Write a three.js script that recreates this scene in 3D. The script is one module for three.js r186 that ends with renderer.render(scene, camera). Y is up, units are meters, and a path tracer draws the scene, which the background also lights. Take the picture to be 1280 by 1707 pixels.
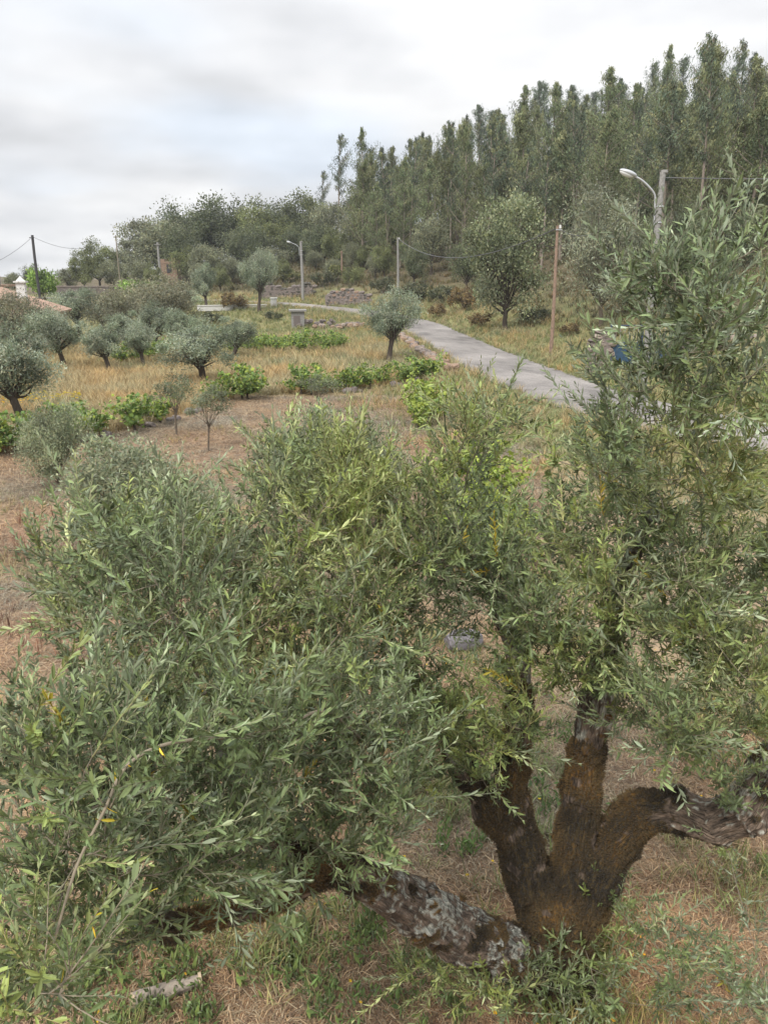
import * as THREE from 'three';
import { mergeGeometries, mergeVertices } from 'three/addons/utils/BufferGeometryUtils.js';
import { ImprovedNoise } from 'three/addons/math/ImprovedNoise.js';
import { MarchingCubes } from 'three/addons/objects/MarchingCubes.js';

// ---------- camera, sky, sun, exposure ----------
const scene = new THREE.Scene();
const EYE = 4.6, F = 1314, PITCH = 17 * Math.PI / 180;
const camera = new THREE.PerspectiveCamera(66, 767 / 1024, 0.05, 1500);
camera.position.set(0, EYE, 0);
camera.rotation.x = -PITCH;
const renderer = new THREE.WebGLRenderer({ antialias: true });
renderer.setSize(767, 1024);
renderer.toneMapping = THREE.LinearToneMapping;
renderer.toneMappingExposure = 2.05;
renderer.shadowMap.enabled = true;

const noise = new ImprovedNoise();
const nz = (x, y = 0, z = 0) => noise.noise(x + 31.7, y + 11.3, z + 7.9);
const fbm = (x, y, z, o = 4) => { let a = 0.5, s = 0; for (let i = 0; i < o; i++) { s += a * nz(x, y, z); x *= 2.03; y *= 2.03; z *= 2.03; a *= 0.5; } return s; };
const clamp = (x, a = 0, b = 1) => Math.min(b, Math.max(a, x));
const sstep = (a, b, x) => { const t = clamp((x - a) / (b - a)); return t * t * (3 - 2 * t); };
const lerp = (a, b, t) => a + (b - a) * t;
const mulberry = (a) => () => { a |= 0; a = a + 0x6D2B79F5 | 0; let t = Math.imul(a ^ a >>> 15, 1 | a); t = t + Math.imul(t ^ t >>> 7, 61 | t) ^ t; return ((t ^ t >>> 14) >>> 0) / 4294967296; };
let rnd = mulberry(7);
const rr = (a, b) => a + (b - a) * rnd();
const gauss = () => (rnd() + rnd() + rnd() + rnd() - 2) * 0.9;
const pick = (a) => a[Math.floor(rnd() * a.length)];

{ // an overcast sky: bright layered cloud, a little brighter towards the zenith, thin blue gaps
  const W = 2048, H = 1024, data = new Float32Array(W * H * 4);
  for (let j = 0; j < H; j++) {
    const el = ((j + 0.5) / H - 0.5) * Math.PI, sy = Math.sin(el), cy = Math.cos(el);
    for (let i = 0; i < W; i++) {
      const k = (j * W + i) * 4, az = ((i + 0.5) / W - 0.5) * 2 * Math.PI;
      const dx = Math.cos(az) * cy, dz = Math.sin(az) * cy, up = Math.max(sy, 0);
      const q = 1 / (up + 0.16);
      const px = dx * q, pz = dz * q;
      const n1 = fbm(px * 1.25, pz * 1.25, 1.5, 5), n2 = fbm(px * 2.6 + 4, pz * 2.6, 8.2, 4), n3 = fbm(px * 0.45 + 9, pz * 0.45 + 2, 3.3, 3);
      const base = 0.425 + 0.85 * Math.pow(up, 1.7);
      let c = base * (1 + 0.36 * n1 + 0.22 * n2);
      const blue = sstep(0.10, 0.36, n3 + 0.25 * n1) * 0.6;
      const cool = clamp(0.5 - 1.6 * n1 - 0.6 * n2) * 0.55;
      const r = c * lerp(1, 0.925, cool), g = c * lerp(1, 0.952, cool), b = c * lerp(1.0, 1.012, cool);
      data[k] = lerp(r, c * 0.74, blue); data[k + 1] = lerp(g, c * 0.86, blue); data[k + 2] = lerp(b, c * 1.02, blue); data[k + 3] = 1;
    }
  }
  const sky = new THREE.DataTexture(data, W, H, THREE.RGBAFormat, THREE.FloatType);
  sky.mapping = THREE.EquirectangularReflectionMapping; sky.magFilter = THREE.LinearFilter; sky.minFilter = THREE.LinearFilter; sky.needsUpdate = true;
  scene.background = sky; scene.environment = sky;
}
const sun = new THREE.DirectionalLight(new THREE.Color(1, 0.955, 0.88), 1.5);
sun.position.set(-40, 95, 30); sun.target.position.set(0, 0, -40);
sun.castShadow = true; sun.shadow.radius = 20; sun.shadow.mapSize.set(2048, 2048);
Object.assign(sun.shadow.camera, { left: -120, right: 120, top: 140, bottom: -140, near: 1, far: 400 });
scene.add(sun, sun.target);

// ---------- helpers ----------
const V = (x, y, z) => new THREE.Vector3(x, y, z);
const CP = Math.cos(PITCH), SP = Math.sin(PITCH);
// a pixel of the photograph (1280 x 1707) and a depth along the lens axis -> a point
function at(px, py, s) { const v = (853.5 - py) / F; return V((px - 640) / F * s, EYE + s * (v * CP - SP), -s * (CP + v * SP)); }
const RGB = (r, g, b) => new THREE.Color().setRGB(r, g, b);
const used = {};
function numbered(n) { const k = used[n] = (used[n] ?? -1) + 1; return k ? `${n}_${String(k).padStart(3, '0')}` : n; }
function tag(o, label, category, group, kind) { o.userData.label = label; o.userData.category = category; if (group) o.userData.group = group; if (kind) o.userData.kind = kind; return o; }
function thing(name, label, category, pos, turn = 0, group) { const o = new THREE.Group(); o.name = numbered(name); o.position.copy(pos); o.rotation.y = turn; tag(o, label, category, group); scene.add(o); return o; }
function part(parent, name, geo, mat, kind) { const m = new THREE.Mesh(geo, mat); m.name = name; if (kind) m.userData.kind = kind; parent.add(m); return m; }
function struct(name, geo, mat) { const m = new THREE.Mesh(geo, mat); m.name = numbered(name); m.userData.kind = 'structure'; m.userData.label = name.replace(/_/g, ' '); scene.add(m); return m; }
function dup(root, pos, turn, scale, label, group) { const r = root.clone(); r.userData = { ...root.userData }; r.name = numbered(root.name.replace(/_\d{3}$/, '')); scene.add(r); r.position.copy(pos); r.rotation.set(0, turn, 0); r.scale.setScalar(scale); if (label) r.userData.label = label; if (group) r.userData.group = group; return r; }

// triangle soup with colours
class Soup {
  constructor() { this.p = []; this.c = []; this.u = []; }
  tri(a, b, c, col) { this.p.push(a.x, a.y, a.z, b.x, b.y, b.z, c.x, c.y, c.z); for (let i = 0; i < 3; i++) this.c.push(col[0], col[1], col[2]); }
  geo() { const g = new THREE.BufferGeometry(); g.setAttribute('position', new THREE.Float32BufferAttribute(this.p, 3)); g.setAttribute('color', new THREE.Float32BufferAttribute(this.c, 3)); g.computeVertexNormals(); return g; }
}
const t1 = V(), t2 = V(), t3 = V(), t4 = V();
function randDir(o = V()) { const z = rr(-1, 1), a = rr(0, 6.2832), r = Math.sqrt(1 - z * z); return o.set(r * Math.cos(a), z, r * Math.sin(a)); }
// a leaf: two triangles either side of a folded midrib
function leaf2(S, p, dir, len, wid, col) {
  const side = randDir(t1).cross(dir).normalize().multiplyScalar(wid * 0.5);
  const mid = t2.copy(p).addScaledVector(dir, len * 0.45);
  const a = mid.clone().add(side), b = mid.clone().sub(side), tip = p.clone().addScaledVector(dir, len);
  S.tri(p, a, tip, col); S.tri(p, tip, b, col);
}
// a bent tapered tube through points with radii
function tube(points, radii, sides = 8, cap = false, bump = 0) {
  const pos = [], idx = [], uv = [], n = points.length;
  let nrm = V(1, 0, 0.01), along = 0; const T = V();
  for (let i = 0; i < n; i++) {
    T.copy(points[Math.min(i + 1, n - 1)]).sub(points[Math.max(i - 1, 0)]).normalize();
    nrm = nrm.clone().addScaledVector(T, -nrm.dot(T)); if (nrm.lengthSq() < 1e-6) nrm.set(0, 0, 1).addScaledVector(T, -T.z); nrm.normalize();
    const bn = T.clone().cross(nrm); if (i) along += points[i].distanceTo(points[i - 1]);
    for (let k = 0; k <= sides; k++) {
      const a = k / sides * 2 * Math.PI; let r = radii[i];
      if (bump) r *= 1 + bump * nz(Math.cos(a) * 1.6 + i * 0.31, Math.sin(a) * 1.6, i * 0.5 + points[0].x);
      pos.push(points[i].x + r * (Math.cos(a) * nrm.x + Math.sin(a) * bn.x), points[i].y + r * (Math.cos(a) * nrm.y + Math.sin(a) * bn.y), points[i].z + r * (Math.cos(a) * nrm.z + Math.sin(a) * bn.z));
      uv.push(k / sides * 2 * Math.PI * radii[0], along);
    }
  }
  for (let i = 0; i < n - 1; i++) for (let k = 0; k < sides; k++) { const a = i * (sides + 1) + k, b = a + sides + 1; idx.push(a, a + 1, b, b, a + 1, b + 1); }
  if (cap) for (const e of [0, n - 1]) { const c = pos.length / 3; pos.push(points[e].x, points[e].y, points[e].z); uv.push(0, 0); for (let k = 0; k < sides; k++) { const a = e * (sides + 1) + k; if (e) idx.push(a, a + 1, c); else idx.push(a + 1, a, c); } }
  const g = new THREE.BufferGeometry(); g.setAttribute('position', new THREE.Float32BufferAttribute(pos, 3)); g.setAttribute('uv', new THREE.Float32BufferAttribute(uv, 2)); g.setIndex(idx); g.computeVertexNormals(); return g;
}
function box(w, h, d, x = 0, y = 0, z = 0) { const g = new THREE.BoxGeometry(w, h, d); g.translate(x, y, z); return g; }
function instanced(parent, name, geo, mat, mats, cols, kind = 'stuff') {
  const m = new THREE.InstancedMesh(geo, mat, mats.length); m.name = name; m.userData.kind = kind;
  mats.forEach((x, i) => { m.setMatrixAt(i, x); if (cols) m.setColorAt(i, cols[i]); });
  parent.add(m); return m;
}
// tileable-looking noise map, grey around 1
function noiseMap(size, seedz, octs, lo, hi, tint = [1, 1, 1], cell = 6, stretch = 1) {
  const d = new Uint8Array(size * size * 4);
  for (let j = 0; j < size; j++) for (let i = 0; i < size; i++) {
    // torus blend keeps the edges continuous
    const a = i / size, b = j / size; let s = 0;
    const f = (x, y) => fbm(x * cell, y * cell * stretch, seedz, octs);
    const wx = sstep(0.75, 1, a), wy = sstep(0.75, 1, b);
    s = lerp(lerp(f(a, b), f(a - 1, b), wx), lerp(f(a, b - 1), f(a - 1, b - 1), wx), wy);
    const v = clamp(lerp(lo, hi, clamp(0.5 + s * 1.5)));
    const k = (j * size + i) * 4; d[k] = 255 * clamp(v * tint[0]); d[k + 1] = 255 * clamp(v * tint[1]); d[k + 2] = 255 * clamp(v * tint[2]); d[k + 3] = 255;
  }
  const t = new THREE.DataTexture(d, size, size); t.wrapS = t.wrapT = THREE.RepeatWrapping; t.magFilter = THREE.LinearFilter; t.minFilter = THREE.LinearMipmapLinearFilter; t.generateMipmaps = true; t.needsUpdate = true; return t;
}
const grainMap = noiseMap(512, 3.1, 6, 0.55, 1.0, [1, 1, 1], 14);
const soilBump = noiseMap(512, 5.7, 6, 0, 1, [1, 1, 1], 18);
const fissureMap = (() => { const n = 512, d = new Uint8Array(n * n * 4); const f = (x, y) => { const w = 0.35 * fbm(x * 9, y * 4, 2.2, 3); return clamp(Math.abs(nz(x * 15 + w * 4, y * 4.2 + w, 5.5)) * 1.9 * (0.65 + 0.5 * Math.abs(nz(x * 34, y * 11 + w * 3, 7.7)) * 2) + 0.25 * fbm(x * 60, y * 40, 1.1, 3)); };
  for (let j = 0; j < n; j++) for (let i = 0; i < n; i++) { const a = i / n, b = j / n, wx = sstep(0.75, 1, a), wy = sstep(0.75, 1, b), v = 255 * lerp(lerp(f(a, b), f(a - 1, b), wx), lerp(f(a, b - 1), f(a - 1, b - 1), wx), wy), k = (j * n + i) * 4; d[k] = d[k + 1] = d[k + 2] = v; d[k + 3] = 255; }
  const t = new THREE.DataTexture(d, n, n); t.wrapS = t.wrapT = THREE.RepeatWrapping; t.magFilter = THREE.LinearFilter; t.needsUpdate = true; return t; })();
const barkMap = noiseMap(256, 9.2, 5, 0.5, 1, [1, 1, 1], 20, 0.35);

// ---------- terrain ----------
// the lane, as points (x, distance ahead)
const lane = new THREE.CatmullRomCurve3([[70, -16], [34, 3], [19, 13.2], [12, 20.2], [8.1, 27.2], [5.9, 39.5], [3.9, 60], [2.1, 70, 0.42], [-2.3, 79.5, 0.78], [-6.9, 85, 1.0], [-12, 90.5, 1.18], [-30, 101, 1.3], [-58, 110, 1.2], [-110, 122, 1]].map(([x, d, y]) => V(x, y ?? 0.12, d)), false, 'centripetal');
const laneP = lane.getPoints(420), laneN = laneP.map((p, i) => { const a = laneP[Math.max(i - 1, 0)], b = laneP[Math.min(i + 1, laneP.length - 1)]; const t = b.clone().sub(a).setY(0).normalize(); return V(t.z, 0, -t.x); });
function laneT(x, d) { let bi = 0, bd = 1e9; for (let i = 0; i < laneP.length; i++) { const e = (laneP[i].x - x) ** 2 + (laneP[i].z - d) ** 2; if (e < bd) { bd = e; bi = i; } } const n = laneN[bi]; return [(x - laneP[bi].x) * n.x + (d - laneP[bi].z) * n.z, bi]; }
const slopes = [[-60, -0.03], [-24, -0.01], [-17, 0.05], [-8, 0.11], [0, 0.19], [12, 0.27], [26, 0.27], [60, 0.27], [180, 0.25]];
function slopeAt(a) { for (let i = 1; i < slopes.length; i++) if (a < slopes[i][0]) return lerp(slopes[i - 1][1], slopes[i][1], clamp((a - slopes[i - 1][0]) / (slopes[i][0] - slopes[i - 1][0]))); return 0.3; }
const ROADY = 0.12;
function H(x, z, carve = false) {
  const d = -z, [t, bi] = laneT(x, d), u = t - 2.1, az = Math.atan2(x, Math.max(d, 1)) * 57.3, RY = laneP[bi].y;
  let h = 0.05 * nz(x * 0.35, 0, z * 0.35) + 0.02 * nz(x * 1.7, 3, z * 1.7);
  const left = -t - 2.1;
  if (u > 0) {
    const lim = az < 4 ? 55 : 72, w = u < lim ? u : Math.max(0, lim - (u - lim) * 0.35);
    const far = sstep(70, 105, d) * (1 - sstep(-2, 6, az));
    h = RY + (0.55 - 0.4 * far) * sstep(0, 1.5, u) * (0.8 + 0.5 * nz(x * 0.2, 2, z * 0.2)) + slopeAt(az) * Math.max(0, w - 3.2) * 1.0 + sstep(2, 10, u) * 0.5 * fbm(x * 0.12, 4, z * 0.12, 3);
  } else {
    const edge = 1 - sstep(0.0, 3.2 + 26 * Math.max(0, RY - 0.15), left);
    h = lerp(h, RY - 0.02, edge);
    h += 0.35 * sstep(20, 60, d) * sstep(1.5, 9, left) * -1 * sstep(-2, -26, x) * -1 * -1; // the field falls a little to the left
    if (carve && t > -2.02 && t < 2.02) h = RY - 0.14;
  }
  if (carve && Math.abs(t) < 2.0) h = RY - 0.14;
  return h;
}
const HV = (x, z) => V(x, H(x, z), z);
// where the ray through a pixel meets the ground
function ground(px, py, smax = 400) {
  let s = 2; const p = V();
  for (; s < smax; s *= 1.006) { p.copy(at(px, py, s)); if (p.y < H(p.x, p.z)) break; }
  p.y = H(p.x, p.z); p.s = s; return p;
}
// what the ground is made of at (x, z)
const vineLine = [[-16, 15.5], [-10, 20], [-7.6, 23], [-5.9, 28.8], [-1.2, 31.6], [1.6, 35]];
function vineD(x) { for (let i = 1; i < vineLine.length; i++) if (x < vineLine[i][0]) return lerp(vineLine[i - 1][1], vineLine[i][1], (x - vineLine[i - 1][0]) / (vineLine[i][0] - vineLine[i - 1][0])); return 35; }
function cover(x, z) {
  const d = -z, [t] = laneT(x, d), u = t - 2.1, n = fbm(x * 0.22, 1, z * 0.22, 4), n2 = fbm(x * 0.9, 6, z * 0.9, 3);
  const w = { soil: 0, straw: 0, gold: 0, green: 0, litter: 0 };
  if (u > 0) {
    const f = sstep(5, 14, u + 8 * n);
    w.litter = f; w.gold = (1 - f) * (0.22 + n * 0.7); w.green = (1 - f) * 0.78;
  } else {
    const beyond = sstep(-1.2, 1.2, d - vineD(x) + 2.0 * n) * sstep(-3, -9, t * 1) ;
    const verge = sstep(-9.5, -4, t + 4 * n);
    const farGreen = sstep(34, 44, d + 9 * n + 7 * sstep(-7, 0, x));
    const soilW = sstep(-0.1, 0.35, n + 0.6 * n2 + 0.10 * sstep(2, -4, x));
    w.soil = (1 - beyond) * (1 - verge) * (0.25 + 0.65 * soilW);
    w.straw = (1 - beyond) * (1 - verge) * (0.75 - 0.65 * soilW) ;
    w.gold = Math.max(0, beyond * (1 - farGreen * 0.6) * (1 - verge) + verge * (0.25 + n));
    w.green = beyond * farGreen * 0.6 * (1 - verge) + verge * (0.75 - n * 0.6) + (1 - beyond) * 0.25 * sstep(0.15, 0.4, n2);
  }
  w.t = t; w.u = u; w.n = n; w.n2 = n2; return w;
}
const COL = { soil: [0.275, 0.170, 0.103], straw: [0.365, 0.275, 0.17], gold: [0.35, 0.26, 0.12], green: [0.185, 0.20, 0.07], litter: [0.135, 0.105, 0.055] };
{
  const xs = [], zs = [];
  for (let i = -170; i <= 170; i++) { const q = i / 170; xs.push(Math.sign(q) * (Math.abs(q) * 14 + Math.pow(Math.abs(q), 3.2) * 330)); }
  for (let j = 0; j <= 330; j++) { const q = j / 330; zs.push(14 - q * 34 - Math.pow(q, 2.6) * 480); }
  const pos = [], col = [], uv = [], idx = [];
  for (const z of zs) for (const x of xs) {
    const y = H(x, z, true), w = cover(x, z), c = [0, 0, 0]; let tot = 0;
    for (const k in COL) { for (let q = 0; q < 3; q++) c[q] += COL[k][q] * Math.max(0, w[k]); tot += Math.max(0, w[k]); }
    const m = (1 + 0.5 * w.n2 + 0.25 * nz(x * 3.1, 4, z * 3.1)) / Math.max(tot, 0.05);
    pos.push(x, y, z); col.push(c[0] * m, c[1] * m, c[2] * m); uv.push(x / 1.9, z / 1.9);
  }
  const nx = xs.length;
  for (let j = 0; j < zs.length - 1; j++) for (let i = 0; i < nx - 1; i++) { const a = j * nx + i; idx.push(a, a + 1, a + nx, a + 1, a + nx + 1, a + nx); }
  const g = new THREE.BufferGeometry(); g.setAttribute('position', new THREE.Float32BufferAttribute(pos, 3)); g.setAttribute('color', new THREE.Float32BufferAttribute(col, 3)); g.setAttribute('uv', new THREE.Float32BufferAttribute(uv, 2)); g.setIndex(idx); g.computeVertexNormals();
  struct('ground', g, new THREE.MeshStandardMaterial({ vertexColors: true, map: grainMap, bumpMap: soilBump, bumpScale: 0.05, roughness: 1 }));
}
{ // the lane: worn pale asphalt
  const pos = [], col = [], uv = [], idx = []; const K = 17;
  laneP.forEach((p, i) => { for (let k = 0; k <= K; k++) { const e = (k / K * 2 - 1), w = e * (2.05 + (Math.abs(e) > 0.99 ? 0.3 * nz(i * 0.9, e * 3, 2) : 0)); const x = p.x + laneN[i].x * w, z = -(p.z + laneN[i].z * w);
    const patch = 0.2 * fbm(x * 0.4, 8, z * 0.22, 5) + 0.06 * nz(x * 2.2, 2, z * 2.2) + (nz(x * 0.5 + 4, 3, z * 0.3) > 0.28 ? -0.045 : 0) + (Math.abs(nz(x * 0.8, 9, z * 0.55)) < 0.035 ? -0.05 : 0), edge = Math.abs(e) > 0.9 ? 0.02 : 0; const c = 0.25 + patch - edge;
    pos.push(x, p.y + 0.004 + 0.03 * (1 - e * e), z); col.push(c * 1.07, c * 0.98, c * 0.915); uv.push(x / 1.3, z / 1.3); } });
  for (let i = 0; i < laneP.length - 1; i++) for (let k = 0; k < K; k++) { const a = i * (K + 1) + k, b = a + K + 1; idx.push(a, a + 1, b, b, a + 1, b + 1); }
  const g = new THREE.BufferGeometry(); g.setAttribute('position', new THREE.Float32BufferAttribute(pos, 3)); g.setAttribute('color', new THREE.Float32BufferAttribute(col, 3)); g.setAttribute('uv', new THREE.Float32BufferAttribute(uv, 2)); g.setIndex(idx); g.computeVertexNormals();
  struct('road', g, new THREE.MeshStandardMaterial({ vertexColors: true, map: grainMap, bumpMap: soilBump, bumpScale: 0.012, roughness: 0.95 }));
}
console.log('terrain done');

// ---------- materials ----------
const M = {
  leaf: new THREE.MeshPhysicalMaterial({ vertexColors: true, roughness: 1, transmission: 0.3, thickness: 0, side: THREE.DoubleSide }),
  leafFar: new THREE.MeshStandardMaterial({ vertexColors: true, roughness: 0.9, side: THREE.DoubleSide }),
  olive: new THREE.MeshPhysicalMaterial({ vertexColors: true, roughness: 0.55, side: THREE.DoubleSide }),
  grass: new THREE.MeshPhysicalMaterial({ vertexColors: true, roughness: 1, transmission: 0.25, thickness: 0, side: THREE.DoubleSide }),
  bark: new THREE.MeshStandardMaterial({ color: RGB(0.17, 0.135, 0.10), map: barkMap, bumpMap: barkMap, bumpScale: 0.02, roughness: 1 }),
  euBark: new THREE.MeshStandardMaterial({ color: RGB(0.30, 0.245, 0.20), map: barkMap, roughness: 0.95 }),
  darkBark: new THREE.MeshStandardMaterial({ color: RGB(0.10, 0.078, 0.06), map: barkMap, bumpMap: barkMap, bumpScale: 0.02, roughness: 1 }),
  twig: new THREE.MeshStandardMaterial({ color: RGB(0.24, 0.20, 0.145), roughness: 0.9 }),
  twigDark: new THREE.MeshStandardMaterial({ color: RGB(0.21, 0.18, 0.135), roughness: 0.95 }),
  trunk: new THREE.MeshStandardMaterial({ vertexColors: true, map: grainMap, bumpMap: fissureMap, bumpScale: 0.03, roughness: 1 }),
  wood: new THREE.MeshStandardMaterial({ color: RGB(0.33, 0.225, 0.165), map: barkMap, roughness: 0.9 }),
  concrete: new THREE.MeshStandardMaterial({ color: RGB(0.31, 0.30, 0.285), map: grainMap, roughness: 0.95 }),
  metal: new THREE.MeshStandardMaterial({ color: RGB(0.46, 0.47, 0.48), roughness: 0.5, metalness: 0.5 }),
  lampGlass: new THREE.MeshStandardMaterial({ color: RGB(0.72, 0.74, 0.75), roughness: 0.3 }),
  wire: new THREE.MeshStandardMaterial({ color: RGB(0.10, 0.10, 0.105), roughness: 0.7 }),
  white: new THREE.MeshStandardMaterial({ color: RGB(0.78, 0.77, 0.74), map: grainMap, roughness: 0.9 }),
  plaster: new THREE.MeshStandardMaterial({ color: RGB(0.62, 0.47, 0.38), map: grainMap, roughness: 0.95 }),
  tile: new THREE.MeshStandardMaterial({ color: RGB(0.42, 0.28, 0.21), map: grainMap, roughness: 0.95 }),
  blue: new THREE.MeshStandardMaterial({ color: RGB(0.035, 0.085, 0.15), map: grainMap, roughness: 0.6 }),
  blueDark: new THREE.MeshStandardMaterial({ color: RGB(0.03, 0.05, 0.09), roughness: 0.6 }),
  dark2: new THREE.MeshStandardMaterial({ color: RGB(0.11, 0.10, 0.085), map: grainMap, roughness: 1 }),
  dark: new THREE.MeshStandardMaterial({ color: RGB(0.05, 0.048, 0.05), roughness: 0.9 }),
  stone: [[0.30, 0.245, 0.21], [0.24, 0.20, 0.18], [0.34, 0.28, 0.235], [0.19, 0.16, 0.15]].map((c) => new THREE.MeshStandardMaterial({ color: RGB(...c), map: grainMap, roughness: 1 })),
  rust: new THREE.MeshStandardMaterial({ color: RGB(0.31, 0.215, 0.155), map: grainMap, roughness: 1 }),
};

// ---------- trees ----------
const jit = (c, a) => { const k = 1 + rr(-a, a), h = rr(-a, a) * 0.35; return [Math.max(0.005, c[0] * k * (1 + h)), Math.max(0.005, c[1] * k), Math.max(0.005, c[2] * k * (1 - h))]; };
function bend(a, b, n, wob) { const out = []; const o = randDir(V()).multiplyScalar(wob); for (let i = 0; i <= n; i++) { const t = i / n; out.push(a.clone().lerp(b, t).addScaledVector(o, Math.sin(t * 3.1416) + 0.3 * Math.sin(t * 7 + o.x * 20))); } return out; }
// lobed crown on forking limbs: clumps of small leaves at the twig ends
function crownTree(o) {
  const g = new THREE.Group(), S = new Soup(), wood = [], c = V(0, o.cy, 0);
  const forkY = o.fork ?? o.cy - o.ry * 0.75, lean = V(rr(-1, 1) * (o.lean ?? 0.1), 0, rr(-1, 1) * (o.lean ?? 0.1));
  const top = V(lean.x, forkY, lean.z);
  const tp = bend(V(0, -0.25, 0), top, 7, o.r0 * 0.5);
  const trunk = tube(tp, tp.map((_, i) => o.r0 * (i < 1 ? 1.5 : i < 2 ? 1.2 : 1.05 - 0.04 * i)), 9, false, 0.25);
  const lobes = [];
  for (let i = 0; i < o.lobes; i++) {
    const qy = clamp(lerp(0.97, o.low ?? -0.5, (i + rr(0.1, 0.9)) / o.lobes), -1, 1), qa = i * 2.39996 + rr(-0.5, 0.5), qr = Math.sqrt(1 - qy * qy);
    const q = V(qr * Math.cos(qa), qy, qr * Math.sin(qa)).multiplyScalar(i % 5 === 4 ? rr(0.2, 0.5) : rr(0.5, 1.0)); const lc = V(q.x * o.rx, q.y * o.ry, q.z * o.rx).add(c).add(lean);
    lobes.push([lc, rr(0.2, 0.5) * Math.min(o.rx, o.ry) * (o.lobe ?? 1), rr(0.62, 1.38), rr(-1, 1)]);
    const lp = bend(top.clone().addScaledVector(V(0, -1, 0), rr(0, 0.3)), lc, 5, 0.12 * o.rx);
    wood.push(tube(lp, lp.map((_, k) => o.r0 * (0.36 - 0.06 * k)), 5));
  }
  for (let i = 0; i < o.leaves; i++) {
    const L = pick(lobes), q = randDir(V());
    const rad = L[1] * Math.pow(rnd(), 0.45) * (1 + 0.9 * nz(q.x * 2.2 + L[0].x, q.y * 2.2, q.z * 2.2 + L[0].z));
    const p = L[0].clone().add(V(q.x * rad * 1.1, q.y * rad * 0.9, q.z * rad * 1.1));
    const k = 1 + 0.45 * nz(p.x * o.patch, p.y * o.patch, p.z * o.patch);
    const base = rnd() < (o.second ?? 0.3) + 0.3 * L[3] ? o.col2 : o.col;
    const cc = jit([base[0] * k * L[2], base[1] * k * L[2], base[2] * k * L[2]], 0.28);
    const dir = q.clone().multiplyScalar(0.5).add(randDir(t3)).addScaledVector(V(0, 1, 0), o.rise ?? 0.2).normalize();
    leaf2(S, p, dir, o.len * rr(0.6, 1.35), o.wid * rr(0.7, 1.3), cc);
  }
  part(g, 'trunk', trunk, o.bark ?? M.bark); part(g, 'limbs', mergeGeometries(wood), o.bark ?? M.bark);
  part(g, 'crown', S.geo(), M.leaf);
  return g;
}
// slender eucalyptus: tall bare stem, narrow ragged crown of hanging leaves
function eucalyptus(o) {
  const g = new THREE.Group(), S = new Soup(), wood = [], h = o.h;
  const top = V(rr(-0.8, 1.3), h, rr(-0.9, 0.9)), tp = bend(V(0, -0.5, 0), top, 10, 0.4);
  const trunk = tube(tp, tp.map((_, i) => 0.17 * (1.05 - i * 0.093)), 7);
  const on = (t) => { const f = t * 10, i = Math.min(9, Math.floor(f)); return tp[i].clone().lerp(tp[i + 1], f - i); };
  const nb = o.branches, per = Math.floor(o.leaves / nb);
  for (let b = 0; b < nb; b++) {
    const t = lerp(o.from, 1.0, Math.pow((b + rnd()) / nb, 0.9)), a = on(Math.min(t, 0.999)), az = rr(0, 6.283);
    const rel = (t - o.from) / (1 - o.from), reach = (0.18 + o.rad * lerp(Math.pow(Math.max(0, 1 - rel), 0.8), 0.95 * Math.sin(Math.PI * Math.min(0.96, 0.2 + 0.76 * rel)), o.round) * (0.6 + 0.4 * sstep(0, 0.25, rel))) * rr(0.35, 1.3) * (1 + 0.6 * nz(t * 9 + o.h * 3.1, 2, 1));
    if (nz(t * 14 + o.h * 7.7, 5, Math.cos(az)) < -0.3) continue;
    const e = a.clone().add(V(Math.cos(az) * reach + 0.15 * reach, reach * rr(0.5, 1.3) + 0.1, Math.sin(az) * reach));
    wood.push(tube([a, a.clone().lerp(e, 0.5).add(V(0, -0.05 * reach, 0)), e], [0.045, 0.03, 0.012], 3));
    const k0 = rr(0.62, 1.35), second = rnd() < 0.28, c0 = second ? o.col2 : o.col;
    for (let i = 0; i < per; i++) {
      const p = a.clone().lerp(e, Math.pow(rnd(), 0.6) * 1.06); const sp = 0.14 + 0.22 * reach;
      p.add(V(gauss() * sp, gauss() * sp * 1.3 - 0.12 * reach, gauss() * sp));
      const cc = jit([c0[0] * k0, c0[1] * k0, c0[2] * k0], 0.3), dir = V(gauss() * 0.6 + 0.3, -0.75 + gauss() * 0.5, gauss() * 0.6).normalize(), L = rr(0.16, 0.38), side = randDir(t1).cross(dir).normalize().multiplyScalar(rr(0.025, 0.055));
      S.tri(p.clone().add(side), p.clone().sub(side), p.clone().addScaledVector(dir, L), cc);
    }
  }
  part(g, 'trunk', trunk, M.euBark); part(g, 'limbs', mergeGeometries(wood), M.euBark); part(g, 'crown', S.geo(), M.leafFar);
  return g;
}
const OL = { col: [0.185, 0.225, 0.14], col2: [0.33, 0.36, 0.265] };
rnd = mulberry(101);
const oliveKinds = [0, 1, 2, 3].map((i) => crownTree({ cy: 1.86, rx: 1.25, ry: 0.95, fork: 1.0, r0: 0.13, lobes: 22, leaves: 12000, len: 0.105, wid: 0.032, patch: 1.7, lobe: 1.1, lean: 0.25, low: -0.97, rise: 0.5, ...OL, bark: M.darkBark }));
const oliveFuzz = [0, 1].map(() => crownTree({ cy: 1.45, rx: 1.2, ry: 1.2, fork: 0.35, r0: 0.05, lobes: 26, leaves: 16000, len: 0.10, wid: 0.032, patch: 2, lobe: 1.1, col: [0.19, 0.22, 0.12], col2: [0.28, 0.295, 0.18], rise: 0.6, low: -0.8 }));
const thinOlive = [0, 1].map(() => crownTree({ cy: 1.75, rx: 0.72, ry: 0.75, fork: 1.0, r0: 0.035, lobes: 14, leaves: 2600, len: 0.09, wid: 0.027, patch: 2, lobe: 1.1, col: [0.13, 0.155, 0.08], col2: [0.19, 0.2, 0.12], rise: 0.5 }));
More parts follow.
